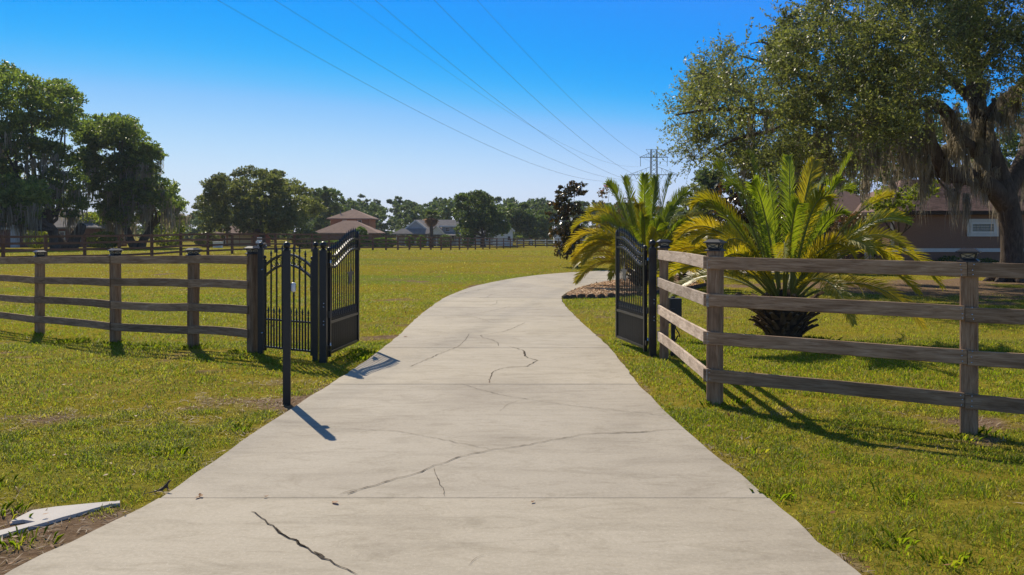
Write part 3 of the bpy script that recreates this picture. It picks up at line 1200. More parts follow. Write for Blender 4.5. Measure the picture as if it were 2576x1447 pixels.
for k, zt in enumerate(RT):
    zc = zt - RH / 2
    # stretch 1, on the driveway side of the posts
    a = P1 + n1 * (.0575 + RTK / 2) - dir1 * .06
    b = P2 + n1 * (PW / 2 + RTK / 2) + dir1 * (PW / 2 - .005)
    a = Vector((a.x, a.y, zc + P1.z))
    b = Vector((b.x, b.y, zc + P2.z))
    put_board(rf, a, b, RH, RTK, 300 + k, 'sunlit_rail_wood', .012)  # sun-facing boards take the wood with painted-in sunlight
    # stretch 2 and 3, on the camera side
    e0 = P2 + n2 * (PW / 2 + RTK / 2) - dir2 * (PW / 2 + .018)
    e1 = P3 + n2 * (PW / 2 + RTK / 2) - dir2 * (.003 + .02 * (k % 2))
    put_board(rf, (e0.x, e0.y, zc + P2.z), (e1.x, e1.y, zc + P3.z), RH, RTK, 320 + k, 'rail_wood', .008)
    f0 = P3 + n2 * (PW / 2 + RTK / 2) + dir2 * (.003 - .02 * (k % 2))
    f1 = P4 + n2 * (PW / 2 + RTK / 2) + dir2 * .05
    put_board(rf, (f0.x, f0.y, zc + P3.z + (-.012 if k else 0)), (f1.x, f1.y, zc + P4.z), RH, RTK, 340 + k, 'rail_wood', .006)
    nails(rf, P3 + n2 * (PW / 2 + RTK), n2, [zc - .045, zc, zc + .045], [-.045, .045])
    nails(rf, P2 + n2 * (PW / 2 + RTK), n2, [zc - .045, zc + .03], [-.03])

# left fence
LT = [1.46, 1.087, .714, .350]
LP = [Vector((-3.93, 13.65, 0)), Vector((-5.08, 14.35, 0)), Vector((-6.63, 15.05, 0)), Vector((-8.92, 17.0, 0)), Vector((-11.3, 19.0, 0)), Vector((-13.7, 21.0, 0))]
for p in LP:
    p.z = gz(p.x, p.y)
lf = thing('wooden_fence', 'weathered four-board fence with lantern caps, left of the black walk gate', 'fence', (LP[0].x, LP[0].y, LP[0].z))
for i, p in enumerate(LP):
    d = (LP[min(i + 1, 5)] - LP[max(i - 1, 0)])
    a = math.atan2(d.y, d.x)
    ht = 1.485 if i == 0 else 1.462
    o = link_obj('post', post_mesh(.142, ht, 70 + i).mesh('post', 'post_wood'), lf, p)
    o.rotation_euler = (0, 0, a)
    if i < 6:
        put_cap(lf, p + Vector((0, 0, ht)), a)
for i in range(5):
    p, q = LP[i], LP[i + 1]
    d = (q - p).normalized()
    nn = Vector((d.y, -d.x, 0))
    if nn.y > 0:
        nn = -nn
    for k, zt in enumerate(LT):
        off = nn * (.071 + .015)
        ex0 = .012 if i == 0 else -.003
        a = p + off - d * (ex0 if i else -.01)
        b = q + off - d * .003
        put_board(lf, (a.x, a.y, p.z + zt - .064), (b.x, b.y, q.z + zt - .064), .128, .03, 400 + i * 4 + k, 'rail_wood', .022)

# far paddock fence ---------------------------------------------------
FPOST = post_mesh(.15, 1.5, 5).mesh('post', 'far_wood')
FRAIL = board_mesh(1.0, .125, .03, 9, .0, 4).mesh('rail', 'far_wood')


def far_fence(name, label, pix, group=None, rows=(1.47, 1.09, .72, .35), both=False):
    P = []
    for px, Y in pix:
        x = (px - 1288) / FP * Y
        P.append(Vector((x, Y, gz(x, Y))))
    root = thing(name, label, 'fence', P[0], 0, group)
    for i, p in enumerate(P):
        d = P[min(i + 1, len(P) - 1)] - P[max(i - 1, 0)]
        o = link_obj('post', FPOST, root, p)
        o.rotation_euler = (0, 0, math.atan2(d.y, d.x))
        o.scale = (1, 1, random.uniform(.98, 1.02))
    for i in range(len(P) - 1):
        d = (P[i + 1] - P[i]).normalized()
        nn = Vector((d.y, -d.x, 0))
        if nn.y > 0:
            nn = -nn
        for zt in rows:
            e = nn * .09
            j0, j1 = random.uniform(-.02, .02), random.uniform(-.02, .02)
            put_board(root, P[i] + e + Vector((0, 0, zt - .06 + j0)), P[i + 1] + e + Vector((0, 0, zt - .06 + j1)), .125, .03, 0, mesh=FRAIL)
    return root


pix = [(-120, 43), (-60, 45.5), (8, 48), (115, 49.5), (213, 51), (300, 52.5), (382, 54.5), (455, 58), (523, 61.5), (584, 64), (640, 66.5), (693, 69.3),
       (741, 72.2), (785, 75.2), (828, 78.3), (868, 81.5), (904, 85), (938, 88), (971, 90.6), (1001, 93.2), (1030, 95.8), (1058, 98.4), (1084, 101), (1110, 103.6),
       (1134, 106.2), (1156, 108.8), (1177, 111.5), (1196, 114.5), (1215, 118), (1232, 122), (1250, 126.5), (1267, 131.5), (1284, 137), (1301, 143), (1317, 149)]
far_fence('paddock_fence', 'long dark brown four-board fence curving across the field from the left edge', pix)
pix = [(1318, 150.5)] + [(1318 + 29 * i, 150.5 - .3 * i) for i in range(1, 13)]
far_fence('paddock_fence', 'low dark brown fence across the far field behind the leaning magnolia', pix)

# white rail fence in front of the cottage
WPOST = MB().box((0, 0, .55), (.14, .14, 1.5)).mesh('post', 'white_paint')
WRAIL = MB().box((0, 0, 0), (1, .05, .16)).mesh('rail', 'white_paint')


def white_fence(label, pix):
    P = []
    for px, Y in pix:
        x = (px - 1288) / FP * Y
        P.append(Vector((x, Y, gz(x, Y))))
    root = thing('rail_fence', label, 'fence', P[0])
    for p in P:
        link_obj('post', WPOST, root, p)
    for i in range(len(P) - 1):
        for zt in (1.05, .5):
            put_board(root, P[i] + Vector((0, -.1, zt)), P[i + 1] + Vector((0, -.1, zt)), .1, .1, 0, mesh=WRAIL)


white_fence('white rail fence in front of the grey cottage', [(1098 + 31 * i, 163) for i in range(7)])
white_fence('white rail fence far right of the grey cottage, behind the dark trees', [(1300 + 36 * i, 172) for i in range(8)])


# ------------------------------------------------------------------ iron gates
def spear(mb, x, y, z, s=1.0):
    """spear finial standing at z"""
    mb.lathe([(.007 * s, 0), (.013 * s, .006 * s), (.008 * s, .014 * s), (.008 * s, .024 * s), (.021 * s, .034 * s), (.010 * s, .046 * s), (.020 * s, .060 * s), (.011 * s, .095 * s), (.0008, .135 * s)],
             (x, y, z), 6)


def gate_post(label, X, Y, w, h, br, group):
    z = gz(X, Y)
    r = thing('gate_post', label, 'gate post', (X, Y, z), 0, group)
    MB().box((0, 0, h / 2 - .1), (w, w, h + .2)).build('post', 'black_metal', r, local=True)
    mb = MB().lathe([(w * .36, 0), (w * .36, .012), (w * .2, .02), (w * .2, .03)], (0, 0, h), 12)
    mb.ball((0, 0, h + .025 + br * .92), br, 14)
    MBS = mb.build('ball_finial', 'black_metal', r, True, local=True)
    return r


gpl = gate_post('black gate post carrying the left driveway gate leaf', -2.645, 12.62, .102, 1.575, .05, 'black gate posts')
gpr = gate_post('black gate post carrying the right driveway gate leaf, beside the pale fence boards', 2.04, 13.06, .102, 1.575, .05, 'black gate posts')
gpa = gate_post('slim black post at the hinge side of the walk gate, beside the wooden fence', -3.745, 13.42, .076, 1.575, .037, 'black gate posts')
gpb = gate_post('slim black post between the walk gate and the left driveway gate', -2.79, 12.78, .076, 1.59, .037, 'black gate posts')
for r, X in ((gpl, -1), (gpr, 1)):
    for z in (.78, .83, .58, .53):
        MB().ball((.015 * (1 if X > 0 else 1), -.052, z), .009, 8).build('bolt', 'bright_bolt', r, local=True)


def scurve(u):
    if u < .06:
        return 0
    t = min(1, (u - .06) / .82)
    return (t * t * (3 - 2 * t))


def gate_leaf(label, hinge, free, mirror):
    """local x runs from the hinge to the free end"""
    hx, hy = hinge
    fx, fy = free
    L = math.hypot(fx - hx, fy - hy)
    z = gz(hx, hy)
    root = thing('driveway_gate', label, 'gate', (hx, hy, z), math.atan2(fy - hy, fx - hx), 'open driveway gate leaves')
    zb, zm = .115, .545

    def ztop(u):
        return 1.495 + .225 * scurve(u) - .02 * math.sin(min(1, u / .3) * math.pi) * (u < .3)

    def zlow(u):
        return ztop(u) - .155
    B = 'black_metal'
    mb = MB().box((0, 0, .80), (.05, .05, 1.48))
    mb.build('stile', B, root, local=True)
    MB().lathe([(.016, 0), (.016, .015)], (0, 0, 1.54), 8).ball((0, 0, 1.583), .034, 12).build('ball_finial', B, root, True, local=True)
    MB().box((L, 0, .96), (.05, .05, 1.70)).box((L, 0, 1.83), (.05, .05, .05), taper=.1).build('stile', B, root, local=True)
    for nm, fz, th in (('arched_rail', ztop, .034), ('arched_rail', zlow, .03)):
        mb = MB()
        K = 26
        pts = [(.025 + (L - .05) * i / K, 0, fz(i / K)) for i in range(K + 1)]
        for i in range(K):
            mb.beam(pts[i], pts[i + 1], .044, th)
        mb.build(nm, B, root, local=True)
    MB().box((L / 2, 0, zm), (L - .05, .042, .034)).build('rail', B, root, local=True)
    MB().box((L / 2, 0, zb), (L - .05, .042, .034)).build('rail', B, root, local=True)
    npk = 14
    gap = (L - .05) / (npk + 1)
    for i in range(npk):
        x = .025 + gap * (i + 1)
        u = x / L
        zt = ztop(u) + .055
        mb = MB().box((x, 0, (zb + zt) / 2), (.0135, .0135, zt - zb))
        spear(mb, x, 0, zt, .95)
        mb.build('picket', B, root, local=True)
    for i in range(npk + 1):
        x = .025 + gap * (i + .5)
        zt = zm + .05
        mb = MB().box((x, 0, (zb + zt) / 2), (.015, .015, zt - zb))
        spear(mb, x, 0, zt, .9)
        mb.build('short_picket', B, root, local=True)
        MB().torus((x, 0, (ztop(x / L) + zlow(x / L)) / 2 - .004), gap * .36, .007, 12, 5).build('ring', B, root, True, local=True)
    # star plate on the outer face
    c = (L * .70, 1.16)
    poly = []
    for i in range(10):
        a = math.pi / 2 + i * math.pi / 5
        rr = .19 if i % 2 == 0 else .076
        poly.append((c[0] + rr * math.cos(a), c[1] + rr * math.sin(a)))
    ya, yb = (.0115, .0165) if mirror > 0 else (-.0165, -.0115)
    MB().plate(poly, ya, yb).build('star', 'grey_steel', root, local=True)
    # hinges
    for zh in (.19, 1.36):
        mb = MB().box((-.055, 0, zh), (.07, .03, .07))
        h_ = mb.build('hinge', B, root, local=True)
        MB().tube([(-.03, -.03, zh - .01), (-.03, -.03, zh + .075)], .011, 8).build('hinge_pin', 'bright_bolt', h_, True, local=True)
    MB().box((-.03, -.02, .66), (.035, .03, .09)).build('latch_bracket', 'grey_steel', root, local=True)
    return root


gate_leaf('black iron driveway gate leaf with star, standing open on the left', (-2.592, 12.76), (-2.443, 14.22), -1)
gate_leaf('black iron driveway gate leaf with star, standing open on the right', (1.95, 13.18), (1.711, 14.62), 1)


def walk_gate():
    A, Bp = Vector((-3.745, 13.42, 0)), Vector((-2.79, 12.78, 0))
    d = (Bp - A).normalized()
    a = A + d * .085
    W = (Bp - A).length - .15
    root = thing('walk_gate', 'narrow black iron walk gate with arched top and scroll rings', 'gate', (a.x, a.y, gz(a.x, a.y)), math.atan2(d.y, d.x))
    B = 'black_metal'
    for x in (0, W):
        MB().box((x, 0, .735), (.04, .04, 1.35)).lathe([(.012, 0), (.012, .014)], (x, 0, 1.41), 8).ball((x, 0, 1.448), .027, 10).build('stile', B, root, local=True)

    def zt(u):
        return 1.33 + .165 * (1 - (2 * u - 1) ** 2)

    def zl(u):
        return 1.175 + .165 * (1 - (2 * u - 1) ** 2)
    for f in (zt, zl):
        mb = MB()
        K = 20
        pts = [(.02 + (W - .04) * i / K, 0, f(i / K)) for i in range(K + 1)]
        for i in range(K):
            mb.beam(pts[i], pts[i + 1], .036, .026)
        mb.build('arched_rail', B, root, local=True)
    for z in (.53, .12):
        MB().box((W / 2, 0, z), (W - .04, .034, .026)).build('rail', B, root, local=True)
    g = (W - .04) / 8
    for i in range(7):
        x = .02 + g * (i + 1)
        top = zt(x / W) + .03
        mb = MB().box((x, 0, (.12 + top) / 2), (.019, .019, top - .12))
        spear(mb, x, 0, top, .95)
        mb.build('picket', B, root, local=True)
    for i in range(8):
        x = .02 + g * (i + .5)
        mb = MB().box((x, 0, (.12 + .60) / 2), (.018, .018, .48))
        spear(mb, x, 0, .60, .95)
        mb.build('short_picket', B, root, local=True)
        if 0 < i < 7:
            cz = (zt(x / W) + zl(x / W)) / 2
            mb = MB().torus((x, 0, cz), .055, .006, 16, 5)
            pts = [(x + .055 * (1 - t * .62) * math.cos(1.57 + t * 7), 0, cz + .055 * (1 - t * .62) * math.sin(1.57 + t * 7)) for t in [k / 10 for k in range(11)]]
            mb.tube(pts, .005, 5)
            mb.build('scroll', B, root, True, local=True)
    for zh in (.28, 1.22):
        MB().box((-.04, 0, zh), (.06, .03, .05)).build('hinge', B, root, local=True)
        MB().ball((-.03, -.024, zh + .04), .013, 8).build('hinge_pin', 'bright_bolt', root, local=True)
    MB().box((W + .03, -.035, 1.02), (.05, .03, .06)).box((W + .045, -.035, .95), (.03, .03, .05)).build('latch', B, root, local=True)


walk_gate()

# keypad post ------------------------------------------------------------
kx, ky = -2.365, 9.45
kp = thing('keypad_post', 'slim black post with white keypad standing at the driveway edge', 'keypad post', (kx, ky, gz(kx, ky)), R(12))
mb = MB().box((0, 0, .72), (.079, .079, 1.80))
mb.build('post', 'black_metal', kp, local=True)
MB().box((0, 0, 1.622), (.086, .086, .008)).lathe([(.03, 0), (.03, .012), (.018, .018)], (0, 0, 1.626), 12).ball((0, 0, 1.676), .038, 14).build('ball_finial', 'black_metal', kp, True, local=True)
mb = MB()
sec = []
for x, s in ((.040, .72), (.052, .95), (.066, 1.0), (.082, .93), (.09, .8)):
    row = []
    for i in range(16):
        a = 2 * math.pi * i / 16
        cx, cz = math.cos(a), math.sin(a)
        row.append((x, .036 * s * math.copysign(abs(cx) ** .6, cx), 1.235 + .052 * s * math.copysign(abs(cz) ** .7, cz)))
    sec.append(row)
vs = [p for r_ in sec for p in r_]
fs = []
for i in range(4):
    for j in range(16):
        q, w_ = i * 16 + j, i * 16 + (j + 1) % 16
        fs.append((q, w_, w_ + 16, q + 16))
fs += [tuple(reversed(range(16))), tuple(64 + j for j in range(16))]
mb.add(vs, fs)
kpad = mb.build('keypad', 'white_plastic', kp, True, local=True)
for i in range(4):
    for j in range(3):
        MB().box((.0925, -.016 + j * .016, 1.265 - i * .019), (.006, .012, .013)).build('key', 'dark_plastic', kpad, local=True)

# gate opener box behind the fence
ob = thing('gate_opener_box', 'dark gate opener box with cable behind the fence post', 'control box', (2.36, 13.05, 0), R(6))
MB().box((0, 0, .66), (.17, .13, .36)).box((-.055, -.05, .60), (.07, .08, .2)).build('case', 'dark_plastic', ob, local=True)
MB().box((0, .09, .42), (.05, .05, .88)).build('bracket_post', 'dark_plastic', ob, local=True)
MB().tube([(0, 0, .48), (.01, -.02, .40), (.05, -.03, .34), (.07, -.02, .28), (.05, 0, .30), (.0, .02, .2), (-.05, .02, .05), (-.05, .02, -.05)], .009, 6).build('cable', 'dark_plastic', ob, True, local=True)


# ------------------------------------------------------------------ small ground things
zs = gz(-3.4, 5.3)
o = MB().prism([tuple(p) for p in SLAB_FRAG], zs - .05, zs + .022).build('concrete_fragment', 'pale_slab', None, origin=(SLAB_FRAG[9][0], SLAB_FRAG[9][1], zs))
tag(o, 'pale broken concrete slab half sunk in the soil left of the driveway', 'concrete slab')

# lizard on the driveway edge
lz = gp(414, 1249)
me = bpy.data.meshes.new('lizard')
lv = [(-.085, -.065, .004), (-.06, -.045, .005), (-.035, -.022, .007), (-.012, -.004, .013), (.004, .006, .026), (.014, .012, .042), (.019, .015, .052), (.030, .018, .054),
      (-.006, -.018, .006), (.006, -.022, .001), (-.022, .012, .006), (-.018, .02, .001), (.018, -.006, .018), (.022, -.012, .001), (.008, .024, .018), (.012, .03, .001)]
le = [(0, 1), (1, 2), (2, 3), (3, 4), (4, 5), (5, 6), (6, 7), (3, 8), (8, 9), (3, 10), (10, 11), (4, 12), (12, 13), (4, 14), (14, 15)]
lr = [.001, .0022, .0035, .0075, .0085, .006, .0065, .003, .0025, .0015, .0025, .0015, .0022, .0014, .0022, .0014]
me.from_pydata(lv, le, [])
me.materials.append(M['lizard_skin'])
lo = link_obj('lizard', me, None, (lz.x, lz.y, SLAB_TOP + .001))
sk = lo.modifiers.new('skin', 'SKIN')
for i, r_ in enumerate(lr):
    me.skin_vertices[0].data[i].radius = (r_, r_)
me.skin_vertices[0].data[3].use_root = True
lo.modifiers.new('sub', 'SUBSURF').render_levels = 2
lo.scale = (1.25, 1.25, 1.25)
tag(lo, 'small brown lizard with raised head on the left driveway edge', 'lizard')


def curl_leaf(seed, L):
    r = random.Random(seed)
    mb = MB()
    k = 5
    c = r.uniform(.3, .9)
    rows = []
    for i in range(k + 1):
        u = i / k
        w = L * .28 * math.sin(math.pi * min(.98, max(.03, u))) ** .8
        zc = L * .22 * c * (2 * u - 1) ** 2
        rows.append([((u - .5) * L, -w, zc + w * .5 * c), ((u - .5) * L, 0, zc), ((u - .5) * L, w, zc + w * .55 * c)])
    vs = [p for q in rows for p in q]
    fs = []
    for i in range(k):
        for j in range(2):
            a = i * 3 + j
            fs.append((a, a + 1, a + 4, a + 3))
    mb.add(vs, fs)
    return mb.mesh('dry_leaf', 'dry_leaf', True)


LEAFM = [curl_leaf(i, .05 + .012 * i) for i in range(4)]
leaf_spots = [((505, 1263), 'pair of curled brown leaves caught in the nearest driveway joint, left end', 2), ((498, 1266), None, 1), ((843, 1279), 'small dark curled leaf on the nearest slab, just below the joint', 3),
              ((670, 1264), 'brown leaf flake lying in the nearest joint left of centre', 0), ((1143, 694 + 20), 'dry leaf at the far left driveway bend', 2), ((1000, 810), 'dry leaf in the grass edge left of the bend', 3),
              ((1683, 1033), 'pale curled leaf at the right driveway edge', 3), ((1020, 857), 'brown leaf on the left driveway edge beyond the gate shadow', 1), ((1340, 1277), 'tiny brown leaf crumb below the nearest joint at centre', 0),
              ((1231, 972), 'dark leaf crumb at the foot of the centre crack', 0), ((1455, 707), 'brown leaf at the driveway bend beside the mulch', 2)]
for i, (q, lab, k) in enumerate(leaf_spots):
    p = gp(*q)
    o = link_obj('dry_leaf', LEAFM[k], None, (p.x, p.y, SLAB_TOP + .006))
    o.rotation_euler = (random.uniform(-.2, .2), random.uniform(-.2, .2), random.uniform(0, 6))
    sc = .75 if p.y < 12 else 1.5
    o.scale = (sc, sc, sc)
    tag(o, lab or 'second curled brown leaf beside the pair in the nearest joint, leftmost', 'leaf', 'dry leaves on the driveway')

# mulch bed ---------------------------------------------------------------
g = np.random.default_rng(41)
mp = [tuple(p) for p in BED_POLY]
plain('mulch_soil', (.48, .30, .165), .95, .1, var=.5, scale=25)
o = MB().prism(mp, -.05, .045).build('mulch_bed', 'mulch_soil', None)
tag(o, kind='structure')
k = 60000
x = g.uniform(BED_POLY[:, 0].min(), BED_POLY[:, 0].max(), k)
y = g.uniform(BED_POLY[:, 1].min(), BED_POLY[:, 1].max(), k)
ins, d = poly_dist(x, y, BED_POLY)
keep = ins & (d > .03)
x, y, d = x[keep], y[keep], d[keep]
k = len(x)
c = np.stack([x, y, .05 + .03 * g.random(k) + .05 * np.clip(d, 0, .6)], 1)
dd = rand_dirs(k, g) * np.array([1, 1, .2])
dd /= np.linalg.norm(dd, axis=1, keepdims=True)
v, f = leaf_quads(c, dd, g.uniform(.06, .16, k), .35, g, True)
o = np_mesh('mulch_chips', v, f, 'mulch_chip')
tag(o, 'light brown wood mulch chips in the bed inside the driveway bend', 'mulch', kind='stuff')
# scalloped edging along the front of the bed
ed = thing('bed_edging', 'low dark scalloped edging along the front of the mulch bed', 'edging', (BED[0].x, BED[0].y, 0))
path = [Vector((p.x, p.y, 0)) for p in BED]
EDGM = MB()
pts = [(-.11, -.06), (.11, -.06), (.11, .05)] + [(.11 * math.cos(t), .05 + .045 * math.sin(t)) for t in [math.pi * i / 6 for i in range(1, 6)]] + [(-.11, .05)]
EDGM.plate(pts, -.02, .02)
EDGM = EDGM.mesh('scallop', 'edging_stone')
for i in range(len(path) - 1):
    a, b = path[i], path[i + 1]
    L = (b - a).length
    m = max(1, int(L / .225))
    for q in range(m):
        p = a.lerp(b, (q + .5) / m)
        o = link_obj('scallop', EDGM, ed, (p.x, p.y, .02 + random.uniform(-.01, .01)))
        o.rotation_euler = (random.uniform(-.1, .1), 0, math.atan2(b.y - a.y, b.x - a.x))


# ------------------------------------------------------------------ palms
def frond(parent, B, T, lift, mat, seed, llen=.42, npair=86, sag=.0, name='frond', side=None, width=.026):
    """feather frond from B to T, arching"""
    r = np.random.default_rng(seed)
    B, T = np.array(B, float), np.array(T, float)
    C = B + (T - B) * .42 + np.array([0, 0, lift])
    C2 = B + (T - B) * .78 + np.array([0, 0, lift * .82])
    ts = np.linspace(0, 1, 22)[:, None]
    cur = (1 - ts) ** 3 * B + 3 * (1 - ts) ** 2 * ts * C + 3 * (1 - ts) * ts ** 2 * C2 + ts ** 3 * T
    mb = MB()
    mb.tube([tuple(p) for p in cur], [max(.004, .022 * (1 - i / 22) ** .8) for i in range(22)], 5)
    mb.mi = [1] * len(mb.f)
    L = np.linalg.norm(np.diff(cur, axis=0), axis=1).sum()
    ref = np.array(side) if side is not None else np.array([0, 0, 1.0])
    roll = r.choice([-1, 1]) * r.uniform(.55, 1.15) if side is None or abs(side[2] - 1) < .01 else r.uniform(-.4, .4)
    for i in range(npair):
        u = .16 + .84 * (i + .3) / npair
        q = u * 21
        a = int(min(20, q))
        p = cur[a] + (cur[a + 1] - cur[a]) * (q - a)
        t = cur[a + 1] - cur[a]
        t /= np.linalg.norm(t)
        upv = ref - t * ref.dot(t)
        nu = np.linalg.norm(upv)
        upv = upv / nu if nu > .15 else np.cross(t, [1, 0, 0])
        upv /= np.linalg.norm(upv)
        rho = roll * (.35 + .65 * u)
        s = np.cross(t, upv)
        upv, s = upv * math.cos(rho) + s * math.sin(rho), s * math.cos(rho) - upv * math.sin(rho)
        fl = llen * (math.sin(math.pi * (.14 + .8 * (u - .16) / .84)) ** .65) * r.uniform(.85, 1.1)
        if u > .93:
            fl *= .75
        fw = .8 + 1.0 * u
        for sg in (-1, 1):
            d = s * sg * 1.0 + t * fw + upv * (.36 + .09 * r.normal()) + .06 * r.normal(size=3)
            d /= np.linalg.norm(d)
            w = np.cross(d, upv)
            w /= np.linalg.norm(w) + 1e-9
            ww = width * r.uniform(.8, 1.2) * .5
            droop = np.array([0, 0, -.10 * fl])
            m_ = p + d * fl * .45
            e = p + d * fl + droop
            k = len(mb.v)
            mb.v += [tuple(p - w * ww * .5), tuple(p + w * ww * .5), tuple(m_ + w * ww), tuple(m_ - w * ww), tuple(e)]
            mb.f += [(k, k + 1, k + 2, k + 3), (k + 3, k + 2, k + 4)]
            mb.mi += [0, 0]
    return mb.build(name, [mat, 'rachis'], parent)


BOOT = MB()
rows = []
for i in range(5):
    u = i / 4
    w = .06 * (1 - .55 * u)
    xx = .02 + .10 * u + .10 * u * u
    zz = .02 + .17 * u
    rows.append([(xx, -w, zz), (xx - .022, 0, zz + .012), (xx, w, zz), (xx + .012, 0, zz - .012)])
BOOT.add([p for q in rows for p in q], [(i * 4 + j, i * 4 + (j + 1) % 4, i * 4 + 4 + (j + 1) % 4, i * 4 + 4 + j) for i in range(4) for j in range(4)] + [(16, 17, 18, 19)])
BOOTM = BOOT.mesh('leaf_base', 'palm_boot')


def palm(label, X, Y, tr, th, tips, nrand, Lr, seed, sc=1.0, ll=.34, lw=.0175, np_=96):
    z = gz(X, Y)
    r = random.Random(seed)
    root = thing('date_palm', label, 'palm', (X, Y, z))
    mb = MB().lathe([(tr * .72, -.15), (tr * .8, .05), (tr * .95, th * .45), (tr, th * .8), (tr * .8, th * 1.05), (tr * .35, th * 1.35)], (X, Y, z), 18)
    mb.build('trunk', 'palm_trunk', root, True)
    nring = 6
    for j in range(nring):
        for i in range(13):
            a = 2 * math.pi * (i + .5 * (j % 2)) / 13 + r.uniform(-.08, .08)
            zz = th * (.12 + .86 * j / nring)
            rad = tr * (.80 + .18 * min(1, j / 3))
            o = link_obj('leaf_base', BOOTM, root, (X + (rad - .02) * math.cos(a), Y + (rad - .02) * math.sin(a), z + zz))
            o.rotation_euler = (0, r.uniform(-.1, .25), a)
            s = r.uniform(.7, 1.25) * (1 + .5 * (j == nring - 1) + .2 * (j == nring - 2)) * sc
            o.scale = (s, s, s * r.uniform(.8, 1.2))
    cz = z + th * 1.12
    for i, (px, py, dY, lift, mat) in enumerate(tips):
        T = at(px, py, Y + dY)
        d = Vector((T.x - X, T.y - Y, 0))
        dn = d.normalized() if d.length > .05 else Vector((0, -1, 0))
        B = (X + dn.x * tr * .45, Y + dn.y * tr * .45, cz)
        frond(root, B, T, lift, mat, seed * 100 + i, ll, np_, side=(0, 0, 1) if abs(d.length) > .8 else (-dn.x, -dn.y, .4), width=lw)
    for i in range(nrand):
        a = 2 * math.pi * (i * .618) + r.uniform(-.2, .2)
        t = (i + .5) / nrand
        el = 1.25 - 1.35 * t
        L = Lr * r.uniform(.82, 1.08)
        hx = L * math.cos(el) * 1.0
        T = (X + hx * math.cos(a), Y + hx * math.sin(a), cz + L * math.sin(el) * .8 - .35 * t)
        B = (X + .4 * tr * math.cos(a), Y + .4 * tr * math.sin(a), cz - .12 * t)
        mat = 'frond_green' if t < .4 else ('frond_lime' if t < .75 else r.choice(['frond_lime', 'frond_gold']))
        frond(root, B, T, .25 + .55 * math.cos(el), mat, seed * 100 + 50 + i, ll * .95, np_ - 8, width=lw)
    return root


G_, L_, O_ = 'frond_green', 'frond_lime', 'frond_gold'
palm('largest date palm with stubby trunk and arching fronds behind the right fence', 4.62, 15.3, .38, .62, [
    (1882, 388, .1, .55, G_), (1985, 396, -.1, .35, G_), (2050, 405, .5, .4, L_), (2143, 388, .2, .2, G_), (1800, 420, .8, .6, G_), (1830, 470, -.4, .75, G_),
    (1742, 520, .2, .85, L_), (1700, 600, -.6, .8, O_), (1688, 640, .5, .55, O_), (1720, 655, -1.0, .55, O_), (1800, 640, -1.5, .75, L_), (2090, 525, -.9, .95, L_), (2145, 480, .8, .7, G_),
    (2245, 492, .4, .45, L_), (2268, 548, -.3, .45, L_), (2300, 640, .6, .9, L_), (2372, 725, -.2, 1.15, L_), (2230, 655, -1.0, .75, O_), (2150, 650, -1.6, .7, O_), (1975, 680, -2.2, .9, L_),
    (1840, 690, -1.3, .55, O_), (2110, 690, -1.2, .5, L_), (1780, 600, 1.2, .7, L_), (1930, 440, .9, .5, G_), (2080, 455, 1.2, .6, G_)], 22, 2.55, 3)
palm('medium date palm with drooping golden fronds behind the right gate leaf', 4.25, 28.6, .40, .55, [
    (1528, 462, .2, .7, G_), (1570, 448, -.2, .55, G_), (1622, 440, .1, .45, G_), (1650, 445, .6, .4, G_), (1690, 440, -.2, .45, G_), (1735, 490, .4, .9, G_), (1480, 540, .2, 1.0, L_),
    (1440, 580, -.3, 1.1, L_), (1422, 632, .2, 1.2, O_), (1440, 655, -.6, 1.0, O_), (1462, 665, -1.0, 1.0, L_), (1500, 560, 1.0, .9, L_), (1545, 640, -1.6, 1.1, L_), (1780, 560, .3, .95, L_),
    (1815, 610, -.3, 1.0, O_), (1740, 640, -1.2, .9, L_), (1680, 665, -1.8, .9, O_), (1690, 735, -1.0, .8, O_), (1720, 720, -1.4, .7, L_), (1770, 650, .9, .8, L_), (1600, 520, -1.2, .9, L_)], 40, 2.65, 5, 1.0, .46, .027, 84)

# cycad-like young palm in the bed
cp = gp(1721, 716)
cy = thing('young_palm', 'small dark young palm with shaggy base in the mulch bed', 'palm', (cp.x, cp.y, 0))
MB().lathe([(.12, -.05), (.2, .06), (.2, .2), (.12, .3), (.04, .34)], (cp.x, cp.y, .04), 12).build('trunk', 'palm_trunk', cy, True)
for j in range(4):
    for i in range(12):
        a = 2 * math.pi * (i + .5 * (j % 2)) / 12
        o = link_obj('leaf_base', BOOTM, cy, (cp.x + .15 * math.cos(a), cp.y + .15 * math.sin(a), .06 + j * .065))
        o.rotation_euler = (0, .25, a)
        o.scale = (.6, .6, .6)
for i in range(20):
    a = i * 2.4
    e = .35 + .9 * ((i * 7) % 20) / 20
    T = (cp.x + .42 * math.cos(a) * math.cos(e), cp.y + .42 * math.sin(a) * math.cos(e), .36 + .42 * math.sin(e))
    frond(cy, (cp.x, cp.y, .36), T, .08, 'cycad_leaf', 900 + i, .10, 22, width=.012)


